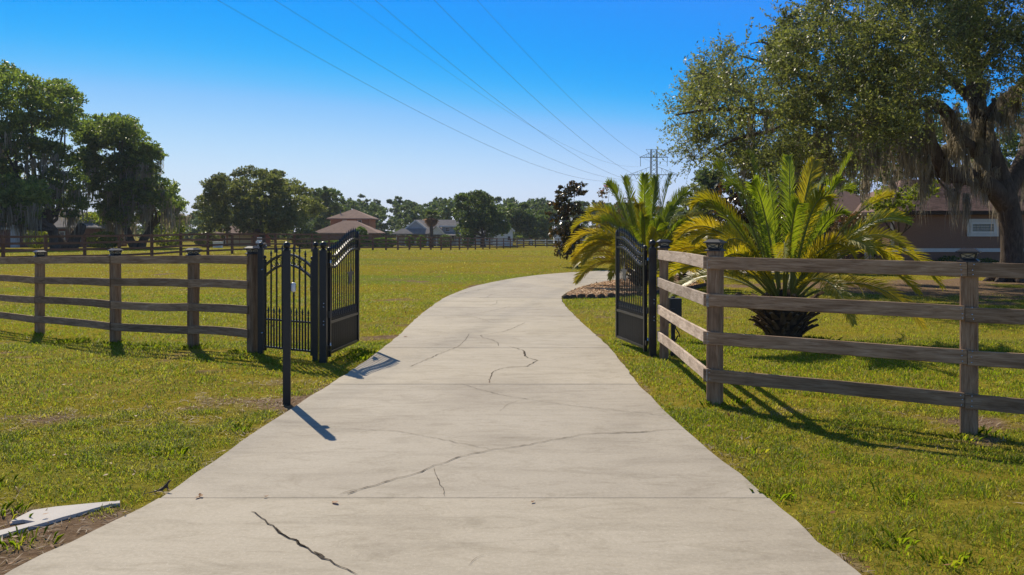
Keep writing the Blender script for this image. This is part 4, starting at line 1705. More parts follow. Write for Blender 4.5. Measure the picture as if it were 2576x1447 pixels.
# ------------------------------------------------------------------ trees
def lobes_in(poly, Y, half, k, r0, r1, seed, shrink=.75, front=.6):
    """lobe centres (world) inside an outline surveyed at distance Y, spread over a real depth"""
    g = np.random.default_rng(seed)
    P = np.array(poly, float)
    cx = (P[:, 0].min() + P[:, 0].max()) / 2
    hw = (P[:, 0].max() - P[:, 0].min()) / 2
    cy_ = (P[:, 1].min() + P[:, 1].max()) / 2
    hh = (P[:, 1].max() - P[:, 1].min()) / 2
    out = []
    tries = 0
    while len(out) < k and tries < k * 60:
        tries += 1
        x = g.uniform(P[:, 0].min(), P[:, 0].max())
        y = g.uniform(P[:, 1].min(), P[:, 1].max())
        r = g.uniform(r0, r1)
        ins, d = poly_dist(np.array([x]), np.array([y]), P)
        if not ins[0] or d[0] < r * FP / Y * shrink:
            continue
        q = max(0.0, 1 - ((x - cx) / hw) ** 2 * .9 - ((y - cy_) / hh) ** 2 * .5)
        dep = half * math.sqrt(q)
        u = g.uniform(-1, 1)
        u = math.copysign(abs(u) ** front, u)
        p = at(x, y, Y + dep * u)
        out.append((p.x, p.y, p.z, r))
    return out


def lobe_leaves(lobes, k, size, aspect, seed, spray=.3, per=14, flat=.75):
    g = np.random.default_rng(seed)
    A = np.array(lobes)
    w = A[:, 3] ** 2
    ns = max(1, k // per)
    li = g.choice(len(A), ns, p=w / w.sum())
    d = rand_dirs(ns, g)
    d[:, 2] = np.where((d[:, 2] < -.2) & (g.random(ns) < .65), -d[:, 2], d[:, 2])
    rad = A[li, 3] * (.45 + .6 * g.random(ns) ** .6)
    sc = A[li, :3] + d * rad[:, None] * np.array([1, 1, flat])
    c = np.repeat(sc, per, 0)
    dd = np.repeat(d, per, 0)
    j = rand_dirs(len(c), g) * (g.random(len(c)) ** .5)[:, None] * np.repeat(A[li, 3] * spray, per)[:, None]
    c = c + j * np.array([1, 1, .6])
    ax = rand_dirs(len(c), g) * .8 + dd * .6 + np.array([0, 0, .1])
    ax /= np.linalg.norm(ax, axis=1, keepdims=True)
    s = size * g.uniform(.65, 1.3, len(c))
    return leaf_quads(c, ax, s, aspect, g)


def limb_path(a, b, sag, seed, k=6):
    r = random.Random(seed)
    a, b = Vector(a), Vector(b)
    L = (b - a).length
    pts = []
    for i in range(k + 1):
        u = i / k
        p = a.lerp(b, u)
        wob = math.sin(math.pi * u)
        p += Vector((r.uniform(-.05, .05) * L * wob, r.uniform(-.05, .05) * L * wob, -sag * L * math.sin(math.pi * u)))
        pts.append(p)
    return pts


def moss_mesh(name, parent, pts, lens, strands, rad, w, seed):
    g = np.random.default_rng(seed)
    P = np.repeat(np.array(pts, float), strands, 0)
    Ln = np.repeat(np.array(lens, float), strands) * g.uniform(.25, 1.05, len(P))
    k = len(P)
    P = P + g.normal(size=(k, 3)) * np.array([rad, rad, rad * .5])
    a = g.random(k) * np.pi
    s = np.stack([np.cos(a), np.sin(a), np.zeros(k)], 1) * (w * g.uniform(.6, 1.4, k))[:, None]
    drift = g.normal(size=(k, 3)) * np.array([.06, .06, 0])
    V = []
    for i, (u, ws) in enumerate(((0, .7), (.3, 1.0), (.65, .7), (1.0, .12))):
        c = P + np.stack([np.zeros(k), np.zeros(k), -Ln * u], 1) + drift * u * Ln[:, None] + g.normal(size=(k, 3)) * np.array([.04, .04, 0])
        V += [c - s * ws, c + s * ws]
    V = np.stack(V, 1).reshape(-1, 3)
    b = np.arange(k)[:, None] * 8
    F = np.concatenate([b + np.array([[0, 1, 3, 2]]), b + np.array([[2, 3, 5, 4]]), b + np.array([[4, 5, 7, 6]])])
    o = np_mesh(name, V, F, 'moss_strand', parent, origin=tuple(org(parent)))
    tag(o, kind='stuff')
    return o


def tree(name, label, base, lobes, tr, mat, k, size, aspect=.5, seed=1, fork=.3, group=None, moss=0, limbs=12, stems=None, spray=.3, moss_len=(1, 3), flat=.75, mossw=.03):
    X, Y = base
    z = gz(X, Y)
    root = thing(name, label, 'tree', (X, Y, z), 0, group)
    A = np.array(lobes)
    cen = Vector(A[:, :3].mean(0))
    top = A[:, 2].max()
    fz = z + (top - z) * fork
    mb = MB()
    stems = stems or [(0, 0)]
    forks = []
    for sx_, sy_ in stems:
        f = Vector((X + sx_, Y + sy_, fz))
        b0 = Vector((X + sx_ * .15, Y + sy_ * .15, z - .2))
        pts = limb_path(b0, f, 0, seed, 5)
        mb.tube(pts, [tr * 1.5, tr * 1.1, tr, tr * .9, tr * .85, tr * .75], 10)
        forks.append(f)
    mb.build('trunk', 'bark', root, True)
    mb = MB()
    rr = random.Random(seed)
    order = sorted(range(len(A)), key=lambda i: -A[i, 3])[:limbs * 3]
    rr.shuffle(order)
    for n_, i in enumerate(order[:limbs]):
        c = Vector(A[i, :3])
        f = min(forks, key=lambda q: (q - c).length)
        pts = limb_path(f, c, rr.uniform(-.05, .12), seed + i, 6)
        r0 = tr * rr.uniform(.35, .6)
        mb.tube(pts, [r0 * (1 - .85 * j / 6) for j in range(7)], 6)
    if limbs:
        mb.build('limbs', 'bark', root, True)
    v, f = lobe_leaves(lobes, k, size, aspect, seed, spray, flat=flat)
    o = np_mesh('crown', v, f, mat, root, origin=(X, Y, z))
    if moss:
        g = np.random.default_rng(seed + 9)
        low = A[np.argsort(A[:, 2])[:max(6, int(len(A) * .6))]]
        idx = g.integers(0, len(low), moss)
        pts = low[idx, :3] + g.normal(size=(moss, 3)) * low[idx, 3:4] * np.array([.32, .32, .2]) - np.array([0, 0, .3]) * low[idx, 3:4]
        moss_mesh('hanging_moss', root, pts, g.uniform(*moss_len, moss), 16, .22, mossw, seed)
    return root


# left oaks
pa = [(-180, 300), (-120, 200), (-40, 160), (20, 152), (60, 168), (100, 204), (150, 188), (192, 222), (230, 275), (245, 380), (215, 470), (240, 540), (180, 568), (100, 556), (20, 566), (-80, 560), (-180, 520)]
la = lobes_in(pa, 98, 7.5, 190, 1.0, 2.0, 1)
tree('oak_tree', 'tallest live oak with forked trunk at the left edge of the picture', (at(168, 600, 98).x, 98), la, .62, 'left_oak_leaf', 76000, .35, .5, 11, .13, 'live oaks hung with moss', 120, 16, [(-2.2, .5), (1.9, -.5)], moss_len=(1, 3.2), mossw=.05)
pb = [(175, 330), (215, 285), (250, 270), (300, 282), (330, 278), (362, 320), (400, 345), (405, 400), (435, 425), (450, 480), (470, 500), (474, 545), (440, 585), (380, 572), (300, 580), (230, 570), (190, 480), (180, 400)]
lb = lobes_in(pb, 108, 7, 140, 1.0, 1.9, 2)
tree('oak_tree', 'live oak trailing long grey moss, right-hand one of the tall left pair', (at(345, 600, 108).x, 108), lb, .5, 'left_oak_leaf', 58000, .35, .5, 12, .16, 'live oaks hung with moss', 170, 16, [(-1.4, 0), (1.5, .6)], moss_len=(1, 3.6), mossw=.05)
pc = [(-200, 420), (-100, 400), (20, 420), (110, 430), (130, 500), (100, 575), (20, 570), (-100, 575), (-200, 560)]
lc = lobes_in(pc, 88, 4, 46, .9, 1.7, 3)
tree('oak_tree', 'lower dark oak under the tallest oak at the left edge', (at(85, 600, 88).x, 92), lc, .45, 'left_oak_leaf', 22000, .34, .5, 13, .3, 'live oaks hung with moss', 70, 8, moss_len=(1, 2.8), mossw=.05)
# broad oak
p2 = [(472, 575), (476, 490), (515, 455), (550, 432), (600, 412), (650, 420), (705, 425), (740, 440), (775, 468), (805, 490), (818, 540), (828, 590), (760, 600), (680, 604), (600, 602), (530, 600)]
l2 = lobes_in(p2, 140, 9, 130, 1.0, 2.0, 4)
tree('oak_tree', 'broad spreading oak left of the two-storey orange house', (at(660, 600, 140).x, 140), l2, .55, 'broad_oak_leaf', 62000, .42, .5, 14, .2, None, 0, 12)
p3 = [(765, 520), (770, 470), (800, 454), (835, 466), (856, 490), (872, 515), (885, 545), (890, 590), (840, 600), (790, 600)]
l3 = lobes_in(p3, 205, 7, 40, 1.2, 2.2, 5)
tree('oak_tree', 'dark rounded tree behind the orange house roof, right of the broad oak', (at(830, 600, 205).x, 205), l3, .4, 'dark_tree_leaf', 14000, .6, .5, 15, .25, None, 0, 6)
p4 = [(1138, 540), (1145, 500), (1150, 475), (1200, 466), (1235, 486), (1262, 515), (1288, 540), (1295, 575), (1280, 600), (1180, 606), (1150, 590)]
l4 = lobes_in(p4, 160, 6, 55, 1.0, 1.9, 6)
tree('oak_tree', 'dense dark oak in front of the grey cottage roof', (at(1215, 600, 160).x, 160), l4, .45, 'dark_tree_leaf', 24000, .46, .5, 16, .2, None, 0, 8)
p5 = [(1262, 530), (1275, 505), (1310, 495), (1345, 505), (1375, 518), (1390, 560), (1386, 606), (1320, 612), (1280, 600)]
l5 = lobes_in(p5, 190, 6, 45, 1.1, 2.0, 7)
tree('oak_tree', 'dark tree between the white gable and the leaning magnolia', (at(1335, 600, 190).x, 190), l5, .4, 'dark_tree_leaf', 16000, .55, .5, 17, .22, None, 0, 6)
# distant woods: reads as one mass
pw = [(-300, 610), (-300, 540), (0, 550), (300, 540), (430, 535), (470, 545), (520, 530), (640, 525), (760, 520), (850, 512), (895, 498), (940, 512), (985, 508), (1040, 508), (1090, 500), (1140, 505), (1200, 498), (1290, 500), (1380, 508), (1480, 500), (1600, 515), (1800, 510), (1800, 612), (900, 612)]
lw = lobes_in(pw, 255, 1, 800, 1.2, 2.9, 8, .5)
lw = [(x * (1 + .1 * math.sin(i * 12.9)), y * (1 + .1 * math.sin(i * 12.9)), 1.8 + (z - 1.8) * (1 + .1 * math.sin(i * 12.9)), r) for i, (x, y, z, r) in enumerate(lw)]
v, f = lobe_leaves(lw, 130000, .82, .55, 18, .35)
A = np.array(lw)
g = np.random.default_rng(77)
# pine tops that rise out of it
for px, py, s in ((905, 505, 1), (925, 500, .9), (955, 514, 1.1), (960, 508, .8), (1000, 512, 1.0), (1012, 505, .9), (1030, 508, 1.1), (1045, 512, 1), (1100, 505, 1.2), (1255, 500, 1), (1330, 505, 1), (1350, 508, .9), (600, 520, 1), (880, 510, 1)):
    p = at(px, py + 4, 280)
    lob = [(p.x + g.normal() * 1.4, p.y + g.normal(), p.z + .6 - i * 1.0 + g.normal() * .4, 1.1 * s) for i in range(6)]
    v2, f2 = lobe_leaves(lob, 1100, .8, .4, int(px), .4)
    f = np.concatenate([f, f2 + len(v)])
    v = np.concatenate([v, v2])
o = np_mesh('distant_woods', v, f, 'wood_far_leaf')
tag(o, 'hazy green wood along the horizon behind the houses', 'woods', kind='stuff')

# trees on the right, behind the palms
p6 = [(1690, 500), (1720, 465), (1755, 455), (1790, 480), (1815, 540), (1820, 620), (1760, 640), (1700, 630), (1680, 570)]
l6 = lobes_in(p6, 70, 3, 38, .5, .95, 9)
tree('small_tree', 'olive green tree behind the palms, right of the pylon', (at(1750, 640, 70).x, 70), l6, .16, 'broad_oak_leaf', 16000, .2, .45, 19, .3, None, 0, 6)
p7 = [(1745, 470), (1760, 425), (1790, 412), (1830, 425), (1850, 470), (1840, 540), (1780, 560), (1750, 520)]
l7 = lobes_in(p7, 82, 3, 26, .6, 1.1, 10)
tree('small_tree', 'bright green treetop between the pylon and the big oak', (at(1800, 640, 82).x, 82), l7, .2, 'dark_tree_leaf', 12000, .24, .5, 20, .35, None, 0, 5)


def magnolia(label, base, poly, Y, half, n, k, seed, stems):
    lo_ = lobes_in(poly, Y, half, n, .28, .55, seed, .5)
    return tree('magnolia_tree', label, base, lo_, .075, 'magnolia_leaf', k, .22, .42, seed, .28, 'dark magnolias', 0, 9, stems, .45)


b1 = gp(1454, 672)
pm = [(1385, 560), (1392, 490), (1412, 470), (1440, 448), (1466, 442), (1472, 475), (1462, 520), (1470, 560), (1462, 610), (1440, 648), (1410, 650), (1388, 610)]
magnolia('leaning dark magnolia standing alone on the lawn left of the palms', (b1.x, b1.y), pm, b1.y, .8, 60, 3600, 31, [(-.42, 0), (-.2, .1)])
pm2 = [(1790, 650), (1780, 540), (1795, 465), (1830, 430), (1880, 432), (1930, 460), (1950, 560), (1950, 670), (1860, 690)]
magnolia('glossy dark magnolia behind the largest palm', (at(1850, 660, 38).x, 38), pm2, 38, 1.4, 95, 8200, 32, [(0, 0), (.3, .2)])


def myrtle(label, base, poly, Y, seed, k, kf):
    lo_ = lobes_in(poly, Y, .8, 26, .22, .45, seed, .4)
    t = tree('crape_myrtle', label, base, lo_, .05, 'myrtle_leaf', k, .12, .45, seed, .45, 'crape myrtles', 0, 14, [(-.25, 0), (.1, .15), (.3, -.1)], .6)
    A = np.array(lo_)
    topi = np.argsort(-A[:, 2])[:9]
    v, f = lobe_leaves([tuple(A[i] + np.array([0, 0, .15, -.12])) for i in topi], kf, .09, .7, seed + 3, .5)
    np_mesh('flowers', v, f, 'myrtle_flower', t, origin=tuple(org(t)))['kind'] = 'stuff'


myrtle('sparse crape myrtle with red blossom behind the medium palm', (at(1535, 660, 52).x, 52), [(1478, 560), (1500, 505), (1520, 470), (1545, 445), (1575, 460), (1640, 480), (1660, 520), (1640, 590), (1560, 620), (1500, 600)], 52, 33, 3600, 260)
myrtle('crape myrtle with a few red blossoms at the brown house entrance', (at(2125, 668, 43).x, 43), [(2075, 600), (2085, 550), (2120, 522), (2170, 530), (2205, 560), (2200, 610), (2140, 630)], 43, 34, 3600, 160)

pm3 = [(1925, 665), (1920, 540), (1945, 470), (1990, 430), (2050, 435), (2085, 480), (2100, 560), (2085, 640), (2010, 680)]
magnolia('dark magnolia between the largest palm and the brown house entrance', (at(2010, 668, 42).x, 42), pm3, 42, 1.4, 95, 7600, 35, [(0, 0), (.25, -.2)])
p10 = [(1840, 560), (1850, 450), (1900, 400), (1990, 380), (2090, 385), (2180, 410), (2230, 450), (2225, 500), (2100, 540), (1960, 600)]
l10 = lobes_in(p10, 62, 3.5, 60, .7, 1.3, 25)
tree('oak_tree', 'dark green tree behind the entrance wing of the brown house', (at(2020, 640, 62).x, 62), l10, .3, 'dark_tree_leaf', 22000, .24, .5, 26, .35, None, 60, 8, moss_len=(.6, 1.8), mossw=.035)

# young bright tree by the roof edge
p8 = [(2180, 520), (2185, 480), (2215, 462), (2260, 480), (2300, 470), (2345, 455), (2385, 470), (2380, 505), (2330, 515), (2250, 540), (2200, 555)]
l8 = lobes_in(p8, 41, 1.2, 30, .3, .55, 21, .5)
tree('small_tree', 'yellow-green young tree against the brown house roof', (at(2262, 670, 41).x, 41), l8, .09, 'bright_tree_leaf', 5200, .15, .45, 22, .4, None, 0, 8)
# trees behind the house
p9 = [(2050, 460), (2100, 380), (2200, 320), (2330, 280), (2480, 260), (2650, 280), (2720, 420), (2650, 500), (2400, 480), (2200, 500), (2080, 520)]
l9 = lobes_in(p9, 68, 4, 75, .8, 1.5, 23)
tree('oak_tree', 'dark green trees rising behind the brown house roof', (at(2380, 640, 70).x, 70), l9, .35, 'dark_tree_leaf', 24000, .26, .5, 24, .35, None, 0, 8)


# ---- the near live oak on the right
def near_oak():
    Yb = 33.0
    bx = at(2548, 700, Yb).x
    z = gz(bx, Yb)
    root = thing('oak_tree', 'huge near live oak draped with Spanish moss over the brown house', 'tree', (bx, Yb, z), 0, 'live oaks hung with moss')
    tr = MB()
    P = [at(*q) for q in ((2552, 716, 33), (2548, 690, 33), (2546, 640, 33), (2545, 580, 33), (2538, 530, 33), (2526, 490, 33), (2512, 455, 33))]
    tr.tube(P, [.62, .46, .385, .37, .39, .43, .42], 16)
    # root flare
    for a in range(7):
        t = a * .9
        c = Vector((P[1].x + .42 * math.cos(t), P[1].y + .42 * math.sin(t), z + .3))
        e = Vector((P[1].x + 1.0 * math.cos(t), P[1].y + 1.0 * math.sin(t), z - .1))
        tr.tube([c + Vector((0, 0, .4)), c, (c + e) / 2 + Vector((0, 0, -.02)), e], [.1, .2, .16, .08], 8)
    tr.build('trunk', 'bark', root, True)
    limbs = [
        ([(2535, 520, 33), (2500, 478, 32.8), (2455, 449, 32.4), (2415, 441, 32), (2383, 438, 31.6), (2360, 405, 31.2), (2345, 375, 31), (2320, 330, 30.6), (2270, 300, 30), (2190, 300, 29.4), (2100, 318, 28.8), (2010, 300, 28.4), (1900, 280, 28), (1790, 275, 27.8), (1700, 290, 27.6)],
         [.40, .36, .33, .31, .30, .29, .26, .22, .19, .17, .15, .12, .09, .05, .02]),
        ([(2520, 470, 33), (2500, 410, 33), (2475, 330, 33), (2455, 250, 32.8), (2448, 160, 32.6), (2440, 60, 32.5), (2430, -60, 32.5), (2440, -200, 32.5)], [.42, .37, .33, .3, .26, .22, .15, .05]),
        ([(2480, 400, 33), (2440, 370, 31.8), (2413, 353, 31), (2398, 320, 30.6), (2383, 285, 30.2), (2346, 259, 29.8), (2304, 262, 29.3), (2220, 230, 28.6), (2100, 220, 28), (1980, 175, 27.5), (1860, 140, 27)], [.27, .25, .24, .22, .2, .18, .15, .12, .09, .06, .02]),
        ([(2530, 490, 33), (2560, 430, 33.4), (2590, 370, 34), (2640, 300, 34.5), (2720, 230, 35)], [.36, .3, .26, .2, .1]),
        ([(2470, 310, 33), (2510, 262, 32), (2540, 240, 31), (2600, 190, 30), (2680, 120, 29)], [.22, .2, .17, .13, .06]),
        ([(2455, 260, 33), (2380, 190, 33.5), (2280, 120, 34), (2180, 60, 34.6), (2080, 0, 35)], [.2, .16, .13, .09, .03]),
        ([(2100, 318, 28.8), (2060, 240, 29), (2010, 190, 29.4), (1960, 120, 30)], [.11, .08, .06, .02]),
        ([(2010, 300, 28.4), (1940, 330, 28.8), (1850, 350, 29.2), (1760, 400, 29.5)], [.09, .07, .05, .02]),
        ([(2440, 441, 32.2), (2415, 470, 31.9), (2390, 480, 31.6), (2362, 455, 31.3), (2352, 430, 31.2)], [.06, .055, .05, .04, .02]),
        ([(2346, 380, 31), (2290, 370, 32), (2200, 350, 33), (2080, 340, 34), (1960, 350, 35)], [.16, .13, .1, .07, .03]),
        ([(2450, 200, 32.7), (2500, 120, 34), (2560, 40, 35)], [.18, .12, .04]),
        ([(1900, 280, 28), (1860, 220, 28.4), (1800, 190, 28.6), (1740, 185, 28.8)], [.07, .05, .035, .012]),
        ([(1980, 175, 27.5), (1930, 110, 27.4), (1890, 110, 27.2)], [.055, .035, .012])]
    for pts, rad in limbs:
        MB().tube([at(*q) for q in smooth_poly(pts, 3)], list(np.interp(np.linspace(0, len(rad) - 1, (len(rad) - 1) * 3 + 1), range(len(rad)), rad)), 10).build('limb', 'bark', root, True)
    # crown lobes inside the crown's real extent
    hull = [(2150, -260), (2060, -60), (2010, -5), (1955, 45), (1900, 95), (1850, 110), (1795, 78), (1775, 140), (1725, 160), (1700, 215), (1680, 260), (1636, 288), (1640, 345), (1675, 400), (1720, 440), (1790, 468), (1880, 476), (1960, 470), (2060, 455),
            (2180, 440), (2290, 360), (2340, 265), (2420, 230), (2500, 210), (2560, 300), (2650, 420), (2850, 380), (2900, 100), (2800, -260)]
    lobes = lobes_in(hull, 30, 8.5, 285, .55, 1.15, 61, .62, .8)
    g = np.random.default_rng(62)
    A = np.array(lobes)
    # twigs in each lobe, with leaves along them
    nt = 52
    k = len(A) * nt
    c = np.repeat(A, nt, 0)
    d = rand_dirs(k, g)
    d[:, 2] = np.where((d[:, 2] < -.25) & (g.random(k) < .5), -d[:, 2], d[:, 2])
    L = c[:, 3] * g.uniform(.7, 1.45, k)
    s0 = c[:, :3] + rand_dirs(k, g) * c[:, 3:4] * .25
    e0 = s0 + d * L[:, None] + np.array([0, 0, -.08]) * L[:, None]
    # twig ribbons
    sd = np.cross(d, rand_dirs(k, g))
    sd /= np.linalg.norm(sd, axis=1, keepdims=True)
    sd *= .006
    V = np.stack([s0 - sd, s0 + sd, e0 + sd * .3, e0 - sd * .3], 1).reshape(-1, 3)
    np_mesh('twigs', V, np.arange(4 * k).reshape(-1, 4), 'bark', root, origin=(bx, Yb, z))
    per = 19
    u = np.tile(np.linspace(.28, 1.0, per), k) + g.normal(size=k * per) * .03
    S, E = np.repeat(s0, per, 0), np.repeat(e0, per, 0)
    D = np.repeat(d, per, 0)
    pos = S + (E - S) * u[:, None] + rand_dirs(k * per, g) * .05
    ax = D * .55 + rand_dirs(k * per, g) * .85
    ax /= np.linalg.norm(ax, axis=1, keepdims=True)
    pos = pos + ax * .04
    v, f = leaf_quads(pos, ax, g.uniform(.07, .132, k * per), .45, g)
    np_mesh('crown', v, f, 'oak_leaf', root, origin=(bx, Yb, z))
    # moss along the limbs and the lower crown
    pts, lens = [], []
    for li, (lp, rad) in enumerate(limbs):
        sp = smooth_poly(lp, 6)
        nn = {0: 90, 1: 60, 2: 45, 9: 40, 4: 34, 3: 20, 8: 8}.get(li, 0)
        for _ in range(nn):
            q = sp[int(g.integers(2, len(sp)))]
            if q[0] < 1900 or (li == 2 and q[0] < 2200) or (li == 0 and 2335 < q[0] < 2520 and g.random() < .8):
                continue
            p = at(*q)
            pts.append((p.x + g.normal() * .25, p.y + g.normal() * .25, p.z - .05 + g.normal() * .12))
            lens.append(g.uniform(.5, 1.9) if li != 0 or q[0] < 2330 else g.uniform(.25, .9))
    # thick curtains seen below the crown
    for px, py, Y, ln, m in ((1900, 410, 28.6, 1.1, 4), (1985, 400, 28.7, 1.0, 3), (1850, 400, 29, .8, 2), (2090, 375, 28.8, 1.4, 5), (2130, 370, 29, 1.6, 6), (2160, 380, 29.4, 1.6, 6), (2200, 375, 29.6, 1.9, 7), (2230, 360, 29.8, 1.9, 7),
                             (2265, 330, 30, 1.8, 6), (2290, 330, 30.2, 2.0, 7), (2320, 330, 30.4, 2.2, 7), (2335, 380, 30.6, 1.6, 5), (2440, 330, 32, 1.6, 8), (2460, 350, 32.2, 1.4, 8), (2490, 300, 32.6, 1.6, 8), (2420, 300, 31.6, 1.5, 7), (2400, 350, 31, 1.1, 5),
                             (2515, 260, 32, 1.5, 6), (2545, 250, 31, 1.4, 6), (2470, 200, 32.6, 1.3, 5), (2395, 450, 31.6, .8, 4), (2370, 440, 31.4, .9, 4), (2440, 450, 32.2, .7, 3), (2350, 420, 31, .8, 3), (2480, 420, 32.8, 1.1, 6), (2530, 420, 33, .9, 4), (2570, 300, 33, 1.4, 5),
                             (2100, 420, 30, 1.1, 5), (2060, 390, 29.2, 1.3, 4), (2180, 440, 30.5, 1.4, 5), (2240, 440, 31, 1.2, 4), (2020, 380, 29, 1.2, 4), (1940, 380, 28.6, 1.1, 3)):
        for _ in range(max(1, int(m * .62))):
            p = at(px + g.normal() * 12, py + g.normal() * 12, Y + g.normal() * .5)
            pts.append(tuple(p))
            lens.append(ln * g.uniform(.4, 1.0))
    moss_mesh('hanging_moss', root, pts, lens, 46, .06, .012, 63)


near_oak()


# fan palm by the cottage
def fan_palm():
    Y = 158
    X = at(1085, 600, Y).x
    z = gz(X, Y)
    root = thing('fan_palm', 'tall fan palm with brown skirt of dead leaves in front of the grey cottage', 'palm', (X, Y, z))
    top = at(1085, 545, Y).z
    MB().tube([(X, Y, z - .2), (X + .05, Y, z + 1.5), (X - .03, Y, top)], [.42, .34, .3], 9).build('trunk', 'bark', root, True)
    g = np.random.default_rng(71)
    for nm, mat, k, lo_, hi, L in (('dead_skirt', 'dead_frond', 46, -1.45, -.25, 1.6), ('crown', 'dark_tree_leaf', 34, -.1, 1.3, 1.55)):
        V, F = [], []
        for i in range(k):
            a, e = g.uniform(0, 6.28), g.uniform(lo_, hi)
            d = np.array([math.cos(a) * math.cos(e), math.sin(a) * math.cos(e), math.sin(e)])
            ln = L * g.uniform(.8, 1.15)
            base = np.array([X, Y, top + (.0 if nm == 'crown' else -.1)])
            hub = base + d * ln * .45
            sd = np.cross(d, [0, 0, 1])
            sd /= np.linalg.norm(sd) + 1e-6
            up = np.cross(sd, d)
            for j in range(13):
                t = -1.3 + 2.6 * j / 12
                q = d * math.cos(t) + sd * math.sin(t)
                w = (np.cross(q, up)) * .07
                tip = hub + q * ln * .6 - np.array([0, 0, .12])
                b = len(V)
                V += [hub, hub + q * ln * .3 + w, tip, hub + q * ln * .3 - w]
                F.append((b, b + 1, b + 2, b + 3))
            b = len(V)
            V += [base - sd * .03, base + sd * .03, hub + sd * .03, hub - sd * .03]
            F.append((b, b + 1, b + 2, b + 3))
        np_mesh(nm, np.array(V), np.array(F), mat, root, origin=(X, Y, z))


fan_palm()


def bush(label, px, py, Y, rx, rz, seed, k=700, size=.12, mat='hedge_leaf', ry=None, cat='bush', name='shrub', group=None):
    X = (px - 1288) / FP * Y
    z = gz(X, Y)
    root = thing(name, label, cat, (X, Y, z), 0, group)
    g = np.random.default_rng(seed)
    ry = ry or rx
    MB().tube([(X, Y, z - .1), (X + .02, Y, z + rz)], [.05, .03], 6).build('stem', 'bark', root)
    d = rand_dirs(k, g)
    c = np.array([X, Y, z + rz]) + d * np.array([rx, ry, rz]) * (.6 + .45 * g.random((k, 1)) ** .5)
    c[:, 2] = np.maximum(c[:, 2], z + .03)
    ax = rand_dirs(k, g) * .7 + d * .6
    ax /= np.linalg.norm(ax, axis=1, keepdims=True)
    v, f = leaf_quads(c, ax, size * g.uniform(.7, 1.3, k), .55, g)
    np_mesh('foliage', v, f, mat, root, origin=(X, Y, z))
    return root
# ------------------------------------------------------------------ houses
def hip(mb, x0, x1, y0, y1, ze, rise, ov=.4):
    x0, x1, y0, y1 = x0 - ov, x1 + ov, y0 - ov, y1 + ov
    w, d = x1 - x0, y1 - y0
    zt = ze + rise
    if w >= d:
        a, b = (x0 + d / 2, (y0 + y1) / 2, zt), (x1 - d / 2, (y0 + y1) / 2, zt)
        if w - d < .05:
            a = b = ((x0 + x1) / 2, (y0 + y1) / 2, zt)
    else:
        a, b = ((x0 + x1) / 2, y0 + w / 2, zt), ((x0 + x1) / 2, y1 - w / 2, zt)
    vs = [(x0, y0, ze), (x1, y0, ze), (x1, y1, ze), (x0, y1, ze), a, b]
    if w >= d:
        fs = [(0, 1, 5, 4), (1, 2, 5), (2, 3, 4, 5), (3, 0, 4)]
    else:
        fs = [(0, 1, 4), (1, 2, 5, 4), (2, 3, 5), (3, 0, 4, 5)]
    vs += [(x0, y0, ze - .18), (x1, y0, ze - .18), (x1, y1, ze - .18), (x0, y1, ze - .18)]
    fs += [(0, 6, 7, 1), (1, 7, 8, 2), (2, 8, 9, 3), (3, 9, 6, 0), (6, 9, 8, 7)]
    mb.add(vs, [tuple(reversed(f)) if i < 0 else f for i, f in enumerate(fs)])


def gable(mb, x0, x1, y0, y1, ze, rise, axis='x', ov=.35, th=.16):
    """two sloping slabs, ridge along axis"""
    if axis == 'x':
        yc = (y0 + y1) / 2
        for ya, in ((y0 - ov,), (y1 + ov,)):
            k = (ya - yc) / (y0 - yc) if ya < yc else (ya - yc) / (y1 - yc)
            ze2 = ze + rise - rise * k
            vs = [(x0 - ov, ya, ze2), (x1 + ov, ya, ze2), (x1 + ov, yc, ze + rise), (x0 - ov, yc, ze + rise)]
            vs += [(a, b, c + th) for a, b, c in vs]
            mb.add(vs, [(0, 1, 2, 3), (4, 7, 6, 5), (0, 4, 5, 1), (1, 5, 6, 2), (2, 6, 7, 3), (3, 7, 4, 0)])
    else:
        xc = (x0 + x1) / 2
        for xa in (x0 - ov, x1 + ov):
            k = abs(xa - xc) / abs(x0 - xc)
            ze2 = ze + rise - rise * k
            vs = [(xa, y0 - ov, ze2), (xa, y1 + ov, ze2), (xc, y1 + ov, ze + rise), (xc, y0 - ov, ze + rise)]
            vs += [(a, b, c + th) for a, b, c in vs]
            mb.add(vs, [(0, 1, 2, 3), (4, 7, 6, 5), (0, 4, 5, 1), (1, 5, 6, 2), (2, 6, 7, 3), (3, 7, 4, 0)])


def window(parent, x0, x1, z0, z1, y, fr=.12, mat='cream_trim', glass='glass_dark', mull=True):
    """window in a wall facing -y at y"""
    mb = MB()
    for a, b, c, d in ((x0, x0 + fr, z0, z1), (x1 - fr, x1, z0, z1), (x0 + fr, x1 - fr, z1 - fr, z1), (x0 + fr, x1 - fr, z0, z0 + fr)):
        mb.box(((a + b) / 2, y - .03, (c + d) / 2), (b - a, .10, d - c))
    if mull:
        mb.box(((x0 + x1) / 2, y - .012, (z0 + z1) / 2), (x1 - x0 - 2 * fr, .04, .05))
    w = mb.build('window', mat, parent)
    MB().box(((x0 + x1) / 2, y + .004, (z0 + z1) / 2), (x1 - x0 - 2 * fr, .02, z1 - z0 - 2 * fr)).build('pane', glass, w)
    return w


